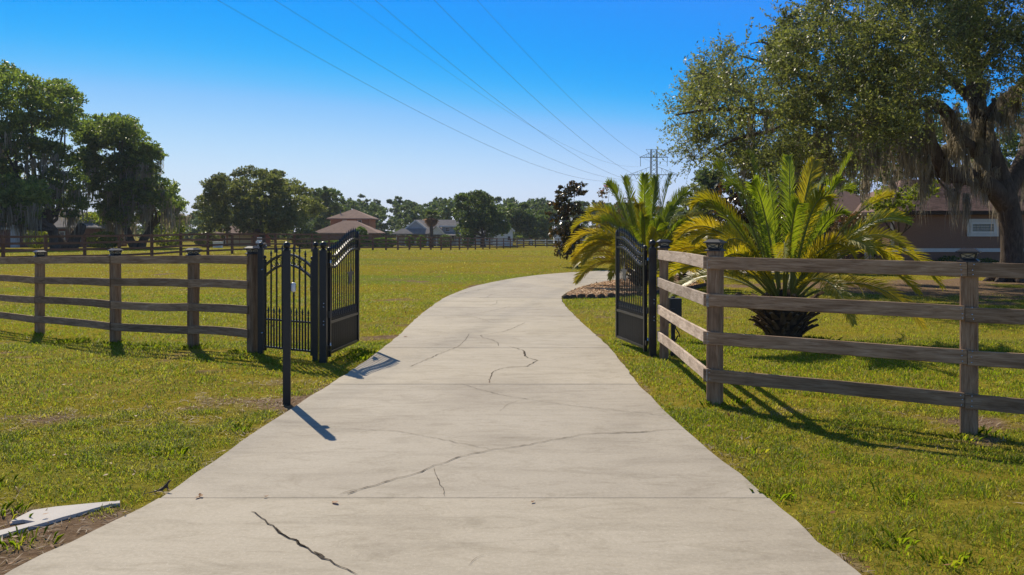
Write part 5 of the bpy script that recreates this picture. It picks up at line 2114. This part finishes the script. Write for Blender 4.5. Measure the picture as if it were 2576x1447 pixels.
# ---- brown house behind the near oak (front wall 45 m away)
def brown_house():
    Y = 45.0
    xl = at(2242, 600, Y).x
    xr = xl + 14
    dep = 9.0
    ze = at(0, 531, Y - .45).z
    root = thing('brown_house', 'single-storey brown stucco house with shingle roof at the right', 'house', (xl, Y, 0))
    MB().box(((xl + xr) / 2, Y + dep / 2, ze / 2 - .1), (xr - xl, dep, ze + .2)).build('wall', 'stucco', root)
    # lower band, water table and corner trim
    MB().box(((xl + xr) / 2, Y - .03, at(0, 629.5, Y).z), (xr - xl + .04, .07, .18)).build('trim_band', 'trim_paint', root)
    cx = at(2522, 0, Y).x
    MB().box((cx, Y - .025, (at(0, 622, Y).z + at(0, 560, Y).z) / 2), (.22, .06, at(0, 560, Y).z - at(0, 622, Y).z)).build('corner_trim', 'trim_paint', root)
    MB().box((xl + .05, Y - .02, ze / 2), (.16, .06, ze)).build('corner_trim', 'cream_trim', root)
    x0, x1 = at(2432, 0, Y).x, at(2511, 0, Y).x
    z1, z0 = at(0, 551, Y).z, at(0, 595, Y).z
    fr = .19
    mb = MB()
    for a, b, c, d in ((x0, x0 + fr, z0, z1), (x1 - fr, x1, z0, z1), (x0 + fr, x1 - fr, z1 - fr, z1), (x0 + fr, x1 - fr, z0, z0 + fr)):
        mb.box(((a + b) / 2, Y - .025, (c + d) / 2), (b - a, .07, d - c))
    w = mb.build('window', 'trim_paint', root)
    mb = MB()
    ix0, ix1, iz0, iz1 = x0 + fr, x1 - fr, z0 + fr, z1 - fr
    f2 = .055
    for a, b, c, d in ((ix0, ix0 + f2, iz0, iz1), (ix1 - f2, ix1, iz0, iz1), (ix0 + f2, ix1 - f2, iz1 - f2, iz1), (ix0 + f2, ix1 - f2, iz0, iz0 + f2)):
        mb.box(((a + b) / 2, Y - .035, (c + d) / 2), (b - a, .10, d - c))
    mb.build('frame', 'white_paint', w)
    ix0, ix1, iz0, iz1 = ix0 + f2, ix1 - f2, iz0 + f2, iz1 - f2
    gw, gh = (ix1 - ix0) / 5, (iz1 - iz0) / 3
    MB().box(((ix0 + ix1) / 2, Y - .006, (iz0 + iz1) / 2), (ix1 - ix0, .012, iz1 - iz0)).build('grout', 'trim_paint', w)
    for i in range(5):
        for j in range(3):
            MB().box((ix0 + gw * (i + .5), Y - .02, iz0 + gh * (j + .5)), (gw - .016, .03, gh - .016)).build('pane', 'glass_block', w)
    # roof
    ov = .45
    pitch = .375
    run = dep / 2 + ov
    rx0, rx1 = xl - ov - .1, xr + ov
    y0 = Y - ov
    yc = Y + dep / 2
    hipx = run * 1.0
    mb = MB()
    zt = ze + run * pitch
    a = (rx0 + hipx * .62, yc, zt)
    b = (rx1 - 1, yc, zt)
    vs = [(rx0, y0, ze), (rx1, y0, ze), (rx1, 2 * yc - y0, ze), (rx0, 2 * yc - y0, ze), a, b]
    mb.add(vs, [(0, 1, 5, 4), (1, 2, 5), (2, 3, 4, 5), (3, 0, 4)])
    roof = mb.build('roof', 'shingle', root)
    MB().box(((rx0 + rx1) / 2, y0 + .0, ze - .085), (rx1 - rx0, .05, .17)).build('fascia', 'fascia', root)
    MB().box((rx0 + .02, yc, ze - .085), (.05, 2 * (yc - y0), .17)).build('fascia', 'fascia', root)
    MB().box(((rx0 + rx1) / 2, (y0 + Y) / 2, ze - .17), (rx1 - rx0 - .06, Y - y0, .02)).build('soffit', 'fascia', root)
    # shingle courses on the slope in view
    sl = math.hypot(1, pitch)
    ch = .145
    TABW = .32
    TAB = MB()
    TAB.add([(0, 0, 0), (TABW - .012, 0, 0), (TABW - .012, ch * 1.15, 0), (0, ch * 1.15, 0), (0, 0, .03), (TABW - .012, 0, .03), (TABW - .012, ch * 1.15, .003), (0, ch * 1.15, .003)],
            [(3, 2, 1, 0), (4, 5, 6, 7), (0, 1, 5, 4), (1, 2, 6, 5), (2, 3, 7, 6), (3, 0, 4, 7)])
    tab_me = TAB.mesh('shingle', 'shingle')
    ang = math.atan(pitch)
    tabs = []
    ncourse = int(run * sl / ch)
    for c in range(ncourse):
        s = c * ch
        yy = y0 + s / sl
        zz = ze + s / sl * pitch
        xa = rx0 + (s / sl) * .62
        xx = xa + random.uniform(0, .1) - (c % 2) * TABW * .5 + .02
        while xx < at(2640, 0, yy).x:
            if xx > xa - .02:
                tabs.append((xx, yy, zz + .004))
            xx += TABW
    # the 300 that show largest: lowest courses
    near = [t for t in tabs if 0 < (t[0] / t[1] * FP + 1288) < 2576][:300]
    ns = set(near)
    for t in near:
        o = link_obj('shingle', tab_me, roof, t)
        o.rotation_euler = (ang, 0, 0)
    rest = MB()
    ca, sa = math.cos(ang), math.sin(ang)
    for t in tabs:
        if t in ns:
            continue
        rest.add([(x + t[0], y * ca - z * sa + t[1], y * sa + z * ca + t[2]) for x, y, z in TAB.v], TAB.f)
    o = rest.build('shingle_courses', 'shingle', roof)
    tag(o, kind='stuff')
    # recessed entrance wing to the left
    Y2 = 48.5
    w0, w1 = at(2010, 0, Y2).x, xl + .3
    ze2 = at(0, 546, Y2 - .4).z
    MB().box(((w0 + w1) / 2, Y2 + 3, ze2 / 2 - .1), (w1 - w0, 6, ze2 + .2)).build('wall', 'stucco', root)
    mb = MB()
    hip(mb, w0, w1 + 3, Y2, Y2 + 8, ze2, at(0, 478, Y2 + 4).z - ze2, .45)
    mb.build('roof', 'shingle', root)
    # entrance: pale pilasters and a tall window beside the corner
    for px in (2180, 2222, 2112):
        x = at(px, 0, 46.4).x
        MB().box((x, 46.4, ze2 / 2), (.16, .16, ze2)).build('pilaster', 'cream_trim', root)
    window(root, at(2188, 0, 47).x, at(2218, 0, 47).x, .4, 2.35, 47.0, .1, 'cream_trim')
    MB().box(((at(2180, 0, 47).x + xl) / 2, 47.15, ze2 / 2), (xl - at(2180, 0, 47).x, .2, ze2)).build('wall', 'stucco', root)
    # things on the roof: a vent
    MB().box((at(2566, 0, 46).x, 46, at(0, 505, 46).z), (.3, .3, .5)).build('roof_vent', 'fascia', root)


brown_house()
for i, (px, Y, rx, rz, lab) in enumerate(((2390, 44.2, .7, .32, 'low dark shrub against the brown wall left of the lantern post'), (2330, 44.2, .6, .24, 'smaller dark shrub against the brown wall behind the drooping frond'),
                                          (2470, 44.3, .8, .26, 'low dark shrub against the brown wall under the block window'))):
    bush(lab, px, 0, Y, rx, rz, 200 + i, 500, .12, 'dark_tree_leaf', .5)


# ---- orange two-storey house
def orange_house():
    Y = 172.0
    xa, xb = at(826, 0, Y).x, at(934, 0, Y).x
    z = gz(-31, Y)
    ze = at(0, 549.5, Y).z
    root = thing('orange_house', 'two-storey orange stucco house with hipped tan roofs behind the fence', 'house', ((xa + xb) / 2, Y, z))
    MB().box(((xa + xb) / 2, Y + 4, (ze + z) / 2), (xb - xa - .8, 8, ze - z + .3)).build('wall', 'orange_stucco', root)
    mb = MB()
    hip(mb, xa + .2, xb - .2, Y, Y + 8, ze, at(0, 526, Y + 4).z - ze, .5)
    mb.build('roof', 'tan_roof', root)
    for px in (861, 899):
        window(root, at(px, 0, Y).x, at(px + 11, 0, Y).x, at(0, 566, Y).z, at(0, 553, Y).z, Y, .14, 'cream_trim', mull=False)
    Y2 = 163.0
    xa2, xb2 = at(790, 0, Y2).x, at(946, 0, Y2).x
    ze2 = at(0, 586, Y2).z
    z2 = gz(-30, Y2)
    MB().box(((xa2 + xb2) / 2, Y2 + 4.4, (ze2 + z2) / 2 - .1), (xb2 - xa2 - .8, 8.8, ze2 - z2 + .2)).build('wall', 'brick_dark', root)
    mb = MB()
    hip(mb, xa2, xb2, Y2, Y2 + 9, ze2, at(0, 555, Y2 + 4.5).z - ze2, .4)
    mb.build('roof', 'tan_roof', root)
    for px in (893, 915):
        window(root, at(px, 0, Y2).x, at(px + 8, 0, Y2).x, z2 + .8, z2 + 2.2, Y2, .12, 'white_paint', mull=False)
    # chimney pipe
    MB().tube([(at(856, 0, Y + 2).x, Y + 2, ze + .6), (at(856, 0, Y + 2).x, Y + 2, ze + 1.7)], .12, 8).build('vent_pipe', 'grey_steel', root)


orange_house()


# ---- low orange building with beige doors, under the broad oak
def garage_house():
    Y = 160.0
    xa, xb = at(530, 0, Y).x, at(650, 0, Y).x
    z = gz((xa + xb) / 2, Y)
    ze = at(0, 590, Y).z
    root = thing('garage_house', 'low tan building with wide beige garage doors under the broad oak', 'house', ((xa + xb) / 2, Y, z))
    MB().box(((xa + xb) / 2, Y + 4, (ze + z) / 2), (xb - xa, 8, ze - z)).build('wall', 'orange_stucco', root)
    mb = MB()
    hip(mb, xa, xb, Y, Y + 8, ze, 2.1, .5)
    mb.build('roof', 'tan_roof', root)
    for a, b in ((574, 602), (604, 632)):
        x0, x1 = at(a, 0, Y).x, at(b, 0, Y).x
        d = MB().box(((x0 + x1) / 2, Y - .02, z + 1.15), (x1 - x0, .06, 2.3)).build('garage_door', 'beige_door', root)
        for q in range(1, 4):
            MB().box(((x0 + x1) / 2, Y - .055, z + 2.3 * q / 4), (x1 - x0, .01, .03)).build('panel_line', 'fascia', d)
    for a in (540, 561):
        window(root, at(a, 0, Y).x, at(a + 8, 0, Y).x, z + .2, z + 2.0, Y, .14, 'cream_trim', mull=False)
    x0, x1 = at(636, 0, Y - 1).x, at(658, 0, Y - 1).x
    MB().box(((x0 + x1) / 2, Y + 2, z + 1.3), (x1 - x0, 6, 2.6)).build('side_wall', 'red_siding', root)
    mb = MB()
    hip(mb, x0, x1 + 2, Y - 1, Y + 5, z + 2.6, 1.2, .3)
    mb.build('roof', 'tan_roof', root)


garage_house()


# ---- grey cottage
def cottage():
    Y = 176.0
    z = gz(-10, Y)
    root = thing('grey_cottage', 'long grey cottage with white trimmed gables and a dormer', 'house', (at(1140, 0, Y).x, Y, z))

    def X(px, yy=Y):
        return at(px, 0, yy).x
    ze = at(0, 588, Y).z
    MB().box(((X(1000) + X(1275)) / 2, Y + 5, (ze + z) / 2), (X(1275) - X(1000), 10, ze - z)).build('wall', 'grey_siding', root)
    # main roof, ridge along x
    mb = MB()
    gable(mb, X(1040), X(1270), Y, Y + 10, ze, at(0, 555, Y + 5).z - ze, 'x', .4)
    mb.build('roof', 'grey_roof', root)
    # left cross gable facing the camera
    gx0, gx1 = X(1006, Y - 2), X(1086, Y - 2)
    gz_ = at(0, 588, Y - 2).z
    rise = at(0, 556, Y - 2).z - gz_
    xc = (gx0 + gx1) / 2
    MB().plate([(gx0, gz_), (gx1, gz_), (xc, gz_ + rise)], Y - 2, Y - 1.7).build('gable_wall', 'grey_siding', root)
    mb = MB()
    gable(mb, gx0, gx1, Y - 2, Y + 5, gz_, rise, 'y', .25, .2)
    rf_ = mb.build('roof', 'grey_roof', root)
    mb = MB()
    mb.beam((gx0 - .3, Y - 2.3, gz_ - .1), (xc, Y - 2.3, gz_ + rise + .08), .1, .25)
    mb.beam((gx1 + .3, Y - 2.3, gz_ - .1), (xc, Y - 2.3, gz_ + rise + .08), .1, .25)
    mb.build('barge_board', 'white_paint', root)
    # dark porch roof under it, low hip at the far left
    mb = MB()
    hip(mb, X(996), X(1100), Y - 4, Y - 1, at(0, 588, Y - 4).z, at(0, 575, Y - 3).z - at(0, 588, Y - 4).z, .3)
    mb.build('porch_roof', 'grey_roof', root)
    for px in (998, 1020, 1075, 1098, 1125, 1150):
        MB().box((X(px, Y - 4), Y - 3.9, (z + at(0, 589, Y - 4).z) / 2), (.22, .22, at(0, 589, Y - 4).z - z)).build('column', 'white_paint', root)
    # entry gable
    ex0, ex1 = X(1078, Y - 5), X(1118, Y - 5)
    ez = at(0, 590, Y - 5).z
    er = at(0, 570, Y - 5).z - ez
    MB().plate([(ex0, ez), (ex1, ez), ((ex0 + ex1) / 2, ez + er)], Y - 5, Y - 4.8).build('gable_wall', 'white_siding', root)
    mb = MB()
    gable(mb, ex0, ex1, Y - 5, Y, ez, er, 'y', .2, .15)
    mb.build('roof', 'grey_roof', root)
    mb = MB()
    mb.beam((ex1 + .25, Y - 5.3, ez - .1), ((ex0 + ex1) / 2, Y - 5.3, ez + er + .1), .1, .2)
    mb.build('barge_board', 'white_paint', root)
    # dormer
    dx0, dx1 = X(1112, Y - 1), X(1146, Y - 1)
    dz0, dz1 = at(0, 585, Y - 1).z, at(0, 571, Y - 1).z
    dm = MB().box(((dx0 + dx1) / 2, Y + .5, (dz0 + dz1) / 2), (dx1 - dx0, 3, dz1 - dz0)).build('dormer', 'grey_siding', root)
    MB().box(((dx0 + dx1) / 2, Y - .1, dz1 + .12), (dx1 - dx0 + 1.2, 3.4, .22)).build('dormer_eave', 'white_paint', dm)
    w = window(root, X(1120, Y - 1), X(1132, Y - 1), dz0 + .15, dz1 - .12, Y - 1.0, .1, 'white_paint')
    mb = MB()
    hip(mb, X(1100), X(1175), Y - 4, Y - .5, at(0, 592, Y - 4).z, .5, .3)
    mb.build('porch_roof', 'grey_roof', root)
    for px in (1105, 1135, 1165, 1190, 1220, 1245):
        window(root, X(px), X(px + 9), z + .9, z + 2.2, Y, .12, 'white_paint')
    # right white gable end
    rx0, rx1 = X(1240, Y - 3), X(1290, Y - 3)
    rz_ = at(0, 580, Y - 3).z
    rr = at(0, 554.5, Y - 3).z - rz_
    MB().box(((rx0 + rx1) / 2, Y + 1, (rz_ + z) / 2), (rx1 - rx0, 8, rz_ - z)).build('wall', 'white_siding', root)
    MB().plate([(rx0, rz_), (rx1, rz_), ((rx0 + rx1) / 2, rz_ + rr)], Y - 3, Y - 2.8).build('gable_wall', 'white_siding', root)
    mb = MB()
    gable(mb, rx0, rx1, Y - 3, Y + 5, rz_, rr, 'y', .3, .18)
    mb.build('roof', 'grey_roof', root)
    mb = MB()
    mb.beam((rx1 + .35, Y - 3.35, rz_ - .2), ((rx0 + rx1) / 2, Y - 3.35, rz_ + rr + .1), .1, .26)
    mb.build('barge_board', 'white_paint', root)
    window(root, X(1276, Y - 3), X(1285, Y - 3), z + .7, z + 1.9, Y - 3, .1, 'white_paint')
    window(root, X(1266, Y - 3), X(1272, Y - 3), rz_ + .1, rz_ + 1.0, Y - 3, .1, 'white_paint')


cottage()


# ---- brick house at the left edge
def left_house():
    Y = 122.0
    z = gz(at(60, 0, Y).x, Y)
    root = thing('brick_house', 'brick house with grey porch column under the left oaks', 'house', (at(60, 0, Y).x, Y, z))

    def X(px, yy=Y):
        return at(px, 0, yy).x
    ze = at(0, 572, Y).z
    MB().box(((X(-200) + X(240)) / 2, Y + 5, (ze + z) / 2), (X(240) - X(-200), 10, ze - z)).build('wall', 'brick_dark', root)
    mb = MB()
    hip(mb, X(-200), X(240), Y, Y + 10, ze, 2.6, .5)
    mb.build('roof', 'grey_roof', root)
    pz = at(0, 552, Y - 4).z
    for px in (38, -40):
        MB().box((X(px, Y - 4), Y - 4, (z + pz) / 2), (.9, .6, pz - z)).build('porch_column', 'grey_siding', root)
    MB().box(((X(-40, Y - 4) + X(38, Y - 4)) / 2, Y - 4, pz + .15), (X(38, Y - 4) - X(-40, Y - 4) + 1, .9, .5)).build('porch_beam', 'grey_siding', root)
    MB().box(((X(-40, Y - 4) + X(38, Y - 4)) / 2, Y - 4, at(0, 575, Y - 4).z), (X(38, Y - 4) - X(-40, Y - 4) - .8, .2, .25)).build('porch_rail', 'trim_paint', root)
    mb = MB()
    gable(mb, X(-60, Y - 4), X(58, Y - 4), Y - 4.5, Y + 4, pz + .4, 1.8, 'y', .3)
    mb.build('porch_roof', 'grey_roof', root)
    for px in (110, 150, 190):
        window(root, X(px), X(px + 14), z + .8, z + 2.2, Y, .12, 'trim_paint')


left_house()

# small far house at the right of the white fence
Y = 205.0
xa, xb = at(1395, 0, Y).x, at(1440, 0, Y).x
z = gz(xa, Y)
r_ = thing('far_house', 'small pale far house at the foot of the leaning magnolia', 'house', (xa, Y, z))
MB().box(((xa + xb) / 2, Y + 3, z + 1.3), (xb - xa, 6, 2.6)).build('wall', 'white_siding', r_)
mb = MB()
hip(mb, xa, xb, Y, Y + 6, z + 2.6, 1.3, .4)
mb.build('roof', 'tan_roof', r_)

# hedges and shrubs near the houses
bush('round clipped bush at the right end of the orange house', 908, 0, 152, 1.2, 1.75, 220, 2200, .3)
bush('long clipped hedge in front of the orange house', 850, 0, 150, 3.4, .55, 221, 2600, .28, cat='hedge', name='hedge', ry=.7)
bush('clipped hedge between the orange house and the grey cottage', 962, 0, 152, 2.6, .8, 222, 2600, .28, cat='hedge', name='hedge', ry=.8)
bush('cone shaped shrub at the left end of the grey cottage', 1030, 0, 160, .8, 1.0, 223, 1200, .25)
bush('round shrub in front of the fan palm trunk', 1060, 0, 158, .9, 1.0, 224, 1200, .25)
bush('dark round shrub right of the fan palm', 1120, 0, 160, 1.2, 1.1, 225, 1400, .25, 'dark_tree_leaf')
bush('round green shrub under the dark oak by the white rails', 1178, 0, 160, 1.1, 1.25, 226, 1300, .25)
bush('bright shrub under the left oaks, left of the pale wall', 262, 0, 104, 1.9, .95, 227, 2200, .25, 'bright_tree_leaf')
bush('sunlit shrub at the corner of the brick house', 92, 0, 108, 1.3, 1.2, 228, 1800, .25, 'bright_tree_leaf')
bush('sunlit yellow-green bush between the two left oak trunks', 230, 0, 125, 2.6, 2.4, 229, 2600, .4, 'bright_tree_leaf')
bush('sunlit bush behind the moss of the right-hand left oak', 420, 0, 128, 2.4, 2.6, 230, 2600, .4, 'bright_tree_leaf')
bush('pale bush glowing behind the forked oak trunk', 40, 0, 130, 3.0, 2.6, 231, 2600, .4, 'bright_tree_leaf')
bush('low bush under the right side of the broad oak', 770, 0, 142, 2.2, 1.4, 232, 2400, .35, 'broad_oak_leaf')
bush('low bush under the left side of the broad oak', 520, 0, 146, 2.0, 1.3, 233, 2400, .35, 'broad_oak_leaf')

# white utility box and mailbox seen through the far fence
for px, Y, w, h, lab in ((548, 120, .9, .8, 'small pale utility box in front of the low tan building'), (655, 105, .8, .55, 'small white mower parked beyond the fence left of the walk gate')):
    X = (px - 1288) / FP * Y
    z = gz(X, Y)
    r_ = thing('utility_box' if px < 600 else 'riding_mower', lab, 'box' if px < 600 else 'mower', (X, Y, z))
    if px < 600:
        MB().box((X, Y, z + .38), (w * 1.2, .8, .76)).build('case', 'white_paint', r_)
        MB().box((X, Y, z + .79), (w * 1.3, .9, .07)).build('lid', 'white_paint', r_)
    else:
        MB().box((X, Y, z + .5), (1.3, .8, .35)).box((X - .35, Y, z + .78), (.5, .7, .3)).build('body', 'white_paint', r_)
        MB().box((X - .1, Y, z + 1.1), (.55, .12, .5)).build('seat', 'white_paint', r_)
        for dx in (-.45, .5):
            MB().tube([(X + dx, Y - .45, z + .28), (X + dx, Y - .3, z + .28)], .28, 12).build('wheel', 'dark_plastic', r_)

# ------------------------------------------------------------------ pylon and wires
def pylon():
    Y = 350.0
    X = at(1645, 0, Y).x
    z = gz(X, Y)
    root = thing('transmission_tower', 'steel lattice transmission tower above the palms', 'pylon', (X, Y, z))
    zl, zu, zt = at(0, 440, Y).z, at(0, 396, Y).z, at(0, 376, Y).z
    S = 'tower_steel'
    cor = [(-1, -1), (1, -1), (1, 1), (-1, 1)]

    def hw(zz):
        return np.interp(zz, [z, zl - 4, zl, zt], [3.6, 1.6, 1.2, 1.1])
    for cx, cy_ in cor:
        mb = MB()
        zs_ = [z - .5, zl - 4, zl, zt]
        for a, b in zip(zs_[:-1], zs_[1:]):
            mb.beam((X + cx * hw(a), Y + cy_ * hw(a), a), (X + cx * hw(b), Y + cy_ * hw(b), b), .26)
        mb.build('leg', S, root)
    mb = MB()
    lev = list(np.linspace(z, zl - 4, 6)) + list(np.linspace(zl - 4, zt, 9))[1:]
    for a, b in zip(lev[:-1], lev[1:]):
        for i in range(4):
            p, q = cor[i], cor[(i + 1) % 4]
            mb.beam((X + p[0] * hw(a), Y + p[1] * hw(a), a), (X + q[0] * hw(b), Y + q[1] * hw(b), b), .10)
            mb.beam((X + q[0] * hw(a), Y + q[1] * hw(a), a), (X + p[0] * hw(b), Y + p[1] * hw(b), b), .10)
    mb.build('lattice', S, root)
    for zz, half, rise in ((zl, 9.9, 3.2), (zu, 5.6, 2.0)):
        mb = MB()
        for sy_ in (-1, 1):
            mb.beam((X - half, Y, zz), (X, Y + sy_ * 1.15, zz), .19)
            mb.beam((X + half, Y, zz), (X, Y + sy_ * 1.15, zz), .19)
        for sg in (-1, 1):
            mb.beam((X + sg * half, Y, zz), (X + sg * 1.15, Y, zz + rise), .13)
            m = 5
            for i in range(1, m):
                xx = 1.15 + (half - 1.15) * i / m
                zz2 = zz + rise * (1 - i / m)
                mb.beam((X + sg * xx, Y, zz), (X + sg * xx, Y, zz2), .09)
                mb.beam((X + sg * xx, Y, zz2), (X + sg * (1.15 + (half - 1.15) * (i + 1) / m), Y, zz), .08)
        mb.build('cross_arm', S, root)
    mb = MB()
    mb.beam((X - 3.1, Y, zt), (X + 3.1, Y, zt), .13)
    for sg in (-1, 1):
        mb.beam((X + sg * 3.1, Y, zt), (X + sg * 1.1, Y, zt - 2.6), .13)
    mb.build('cross_arm', S, root)
    # insulator strings
    for dx, zz in ((-5.2, zu), (5.2, zu)):
        MB().tube([(X + dx, Y, zz), (X + dx, Y, zz - 3.5)], .1, 6).build('insulator', S, root)
    for dx in (-9.4, -6.7, 2.8, 6.8):
        MB().tube([(X + dx - 1, Y, zl), (X + dx, Y, zl - 1.7)], .09, 6).tube([(X + dx + 1, Y, zl), (X + dx, Y, zl - 1.7)], .09, 6).build('insulator', S, root)
    return X, zl, zu, zt


TX, ZL, ZU, ZT = pylon()
KK = (TX + 35) / 350.0
for x0, mid, dx, za, lab, th in ((547, (1100, 305), -9.4, ZL - 1.7, 'lowest and leftmost overhead power line', .04), (690, (1100, 250), -6.7, ZL - 1.7, 'second overhead power line from the left', .04),
                                 (878, (1397, 352), -5.2, ZU - 3.5, 'thin third overhead line from the left at the top edge', .028), (943, (1395, 357), 2.8, ZL - 1.7, 'fourth overhead power line from the left at the top edge', .04),
                                 (1092, (1400, 297), 6.8, ZL - 1.7, 'fifth overhead power line from the left at the top edge', .04), (1200, (1417, 229.6), 5.2, ZU - 3.5, 'rightmost overhead power line', .036)):
    Xa = TX + dx

    def ysolve(px):
        c = (px - 1288) / FP
        return (Xa - KK * 350) / (c - KK)
    Y0 = ysolve(x0)
    Y1 = ysolve(mid[0])
    zz0 = H + HY / FP * Y0
    zz1 = H + (HY - mid[1]) / FP * Y1
    co = np.polyfit([Y0, Y1, 350.0], [zz0, zz1, za], 2)
    pts = []
    for i in range(61):
        yy = -40 + 390 * i / 60
        pts.append((Xa - KK * (350 - yy), yy, float(np.polyval(co, yy))))
    rad = [th * .72 * (.35 + .65 * max(0.0, min(1, p[1] / 250))) for p in pts]
    o = MB().tube(pts, rad, 5).build('power_line', 'wire_metal', None, True, origin=pts[-1])
    tag(o, lab, 'power line', 'overhead power lines')

# ------------------------------------------------------------------ air
hz_m = bpy.data.materials.new('haze_air')
hz_m.use_nodes = True
ht = hz_m.node_tree
for nd in list(ht.nodes):
    if nd.type != 'OUTPUT_MATERIAL':
        ht.nodes.remove(nd)
pv = ht.nodes.new('ShaderNodeVolumePrincipled')
pv.inputs['Color'].default_value = (.82, .9, 1.0, 1)
pv.inputs['Density'].default_value = .0002
pv.inputs['Anisotropy'].default_value = .1
ht.links.new(pv.outputs[0], ht.nodes['Material Output'].inputs['Volume'])
MATS['haze_air'] = hz_m
o = MB().box((0, 1235, 32), (3100, 2600, 76)).build('haze', 'haze_air', None)
tag(o, 'thin pale air over the whole field', 'haze', kind='stuff')
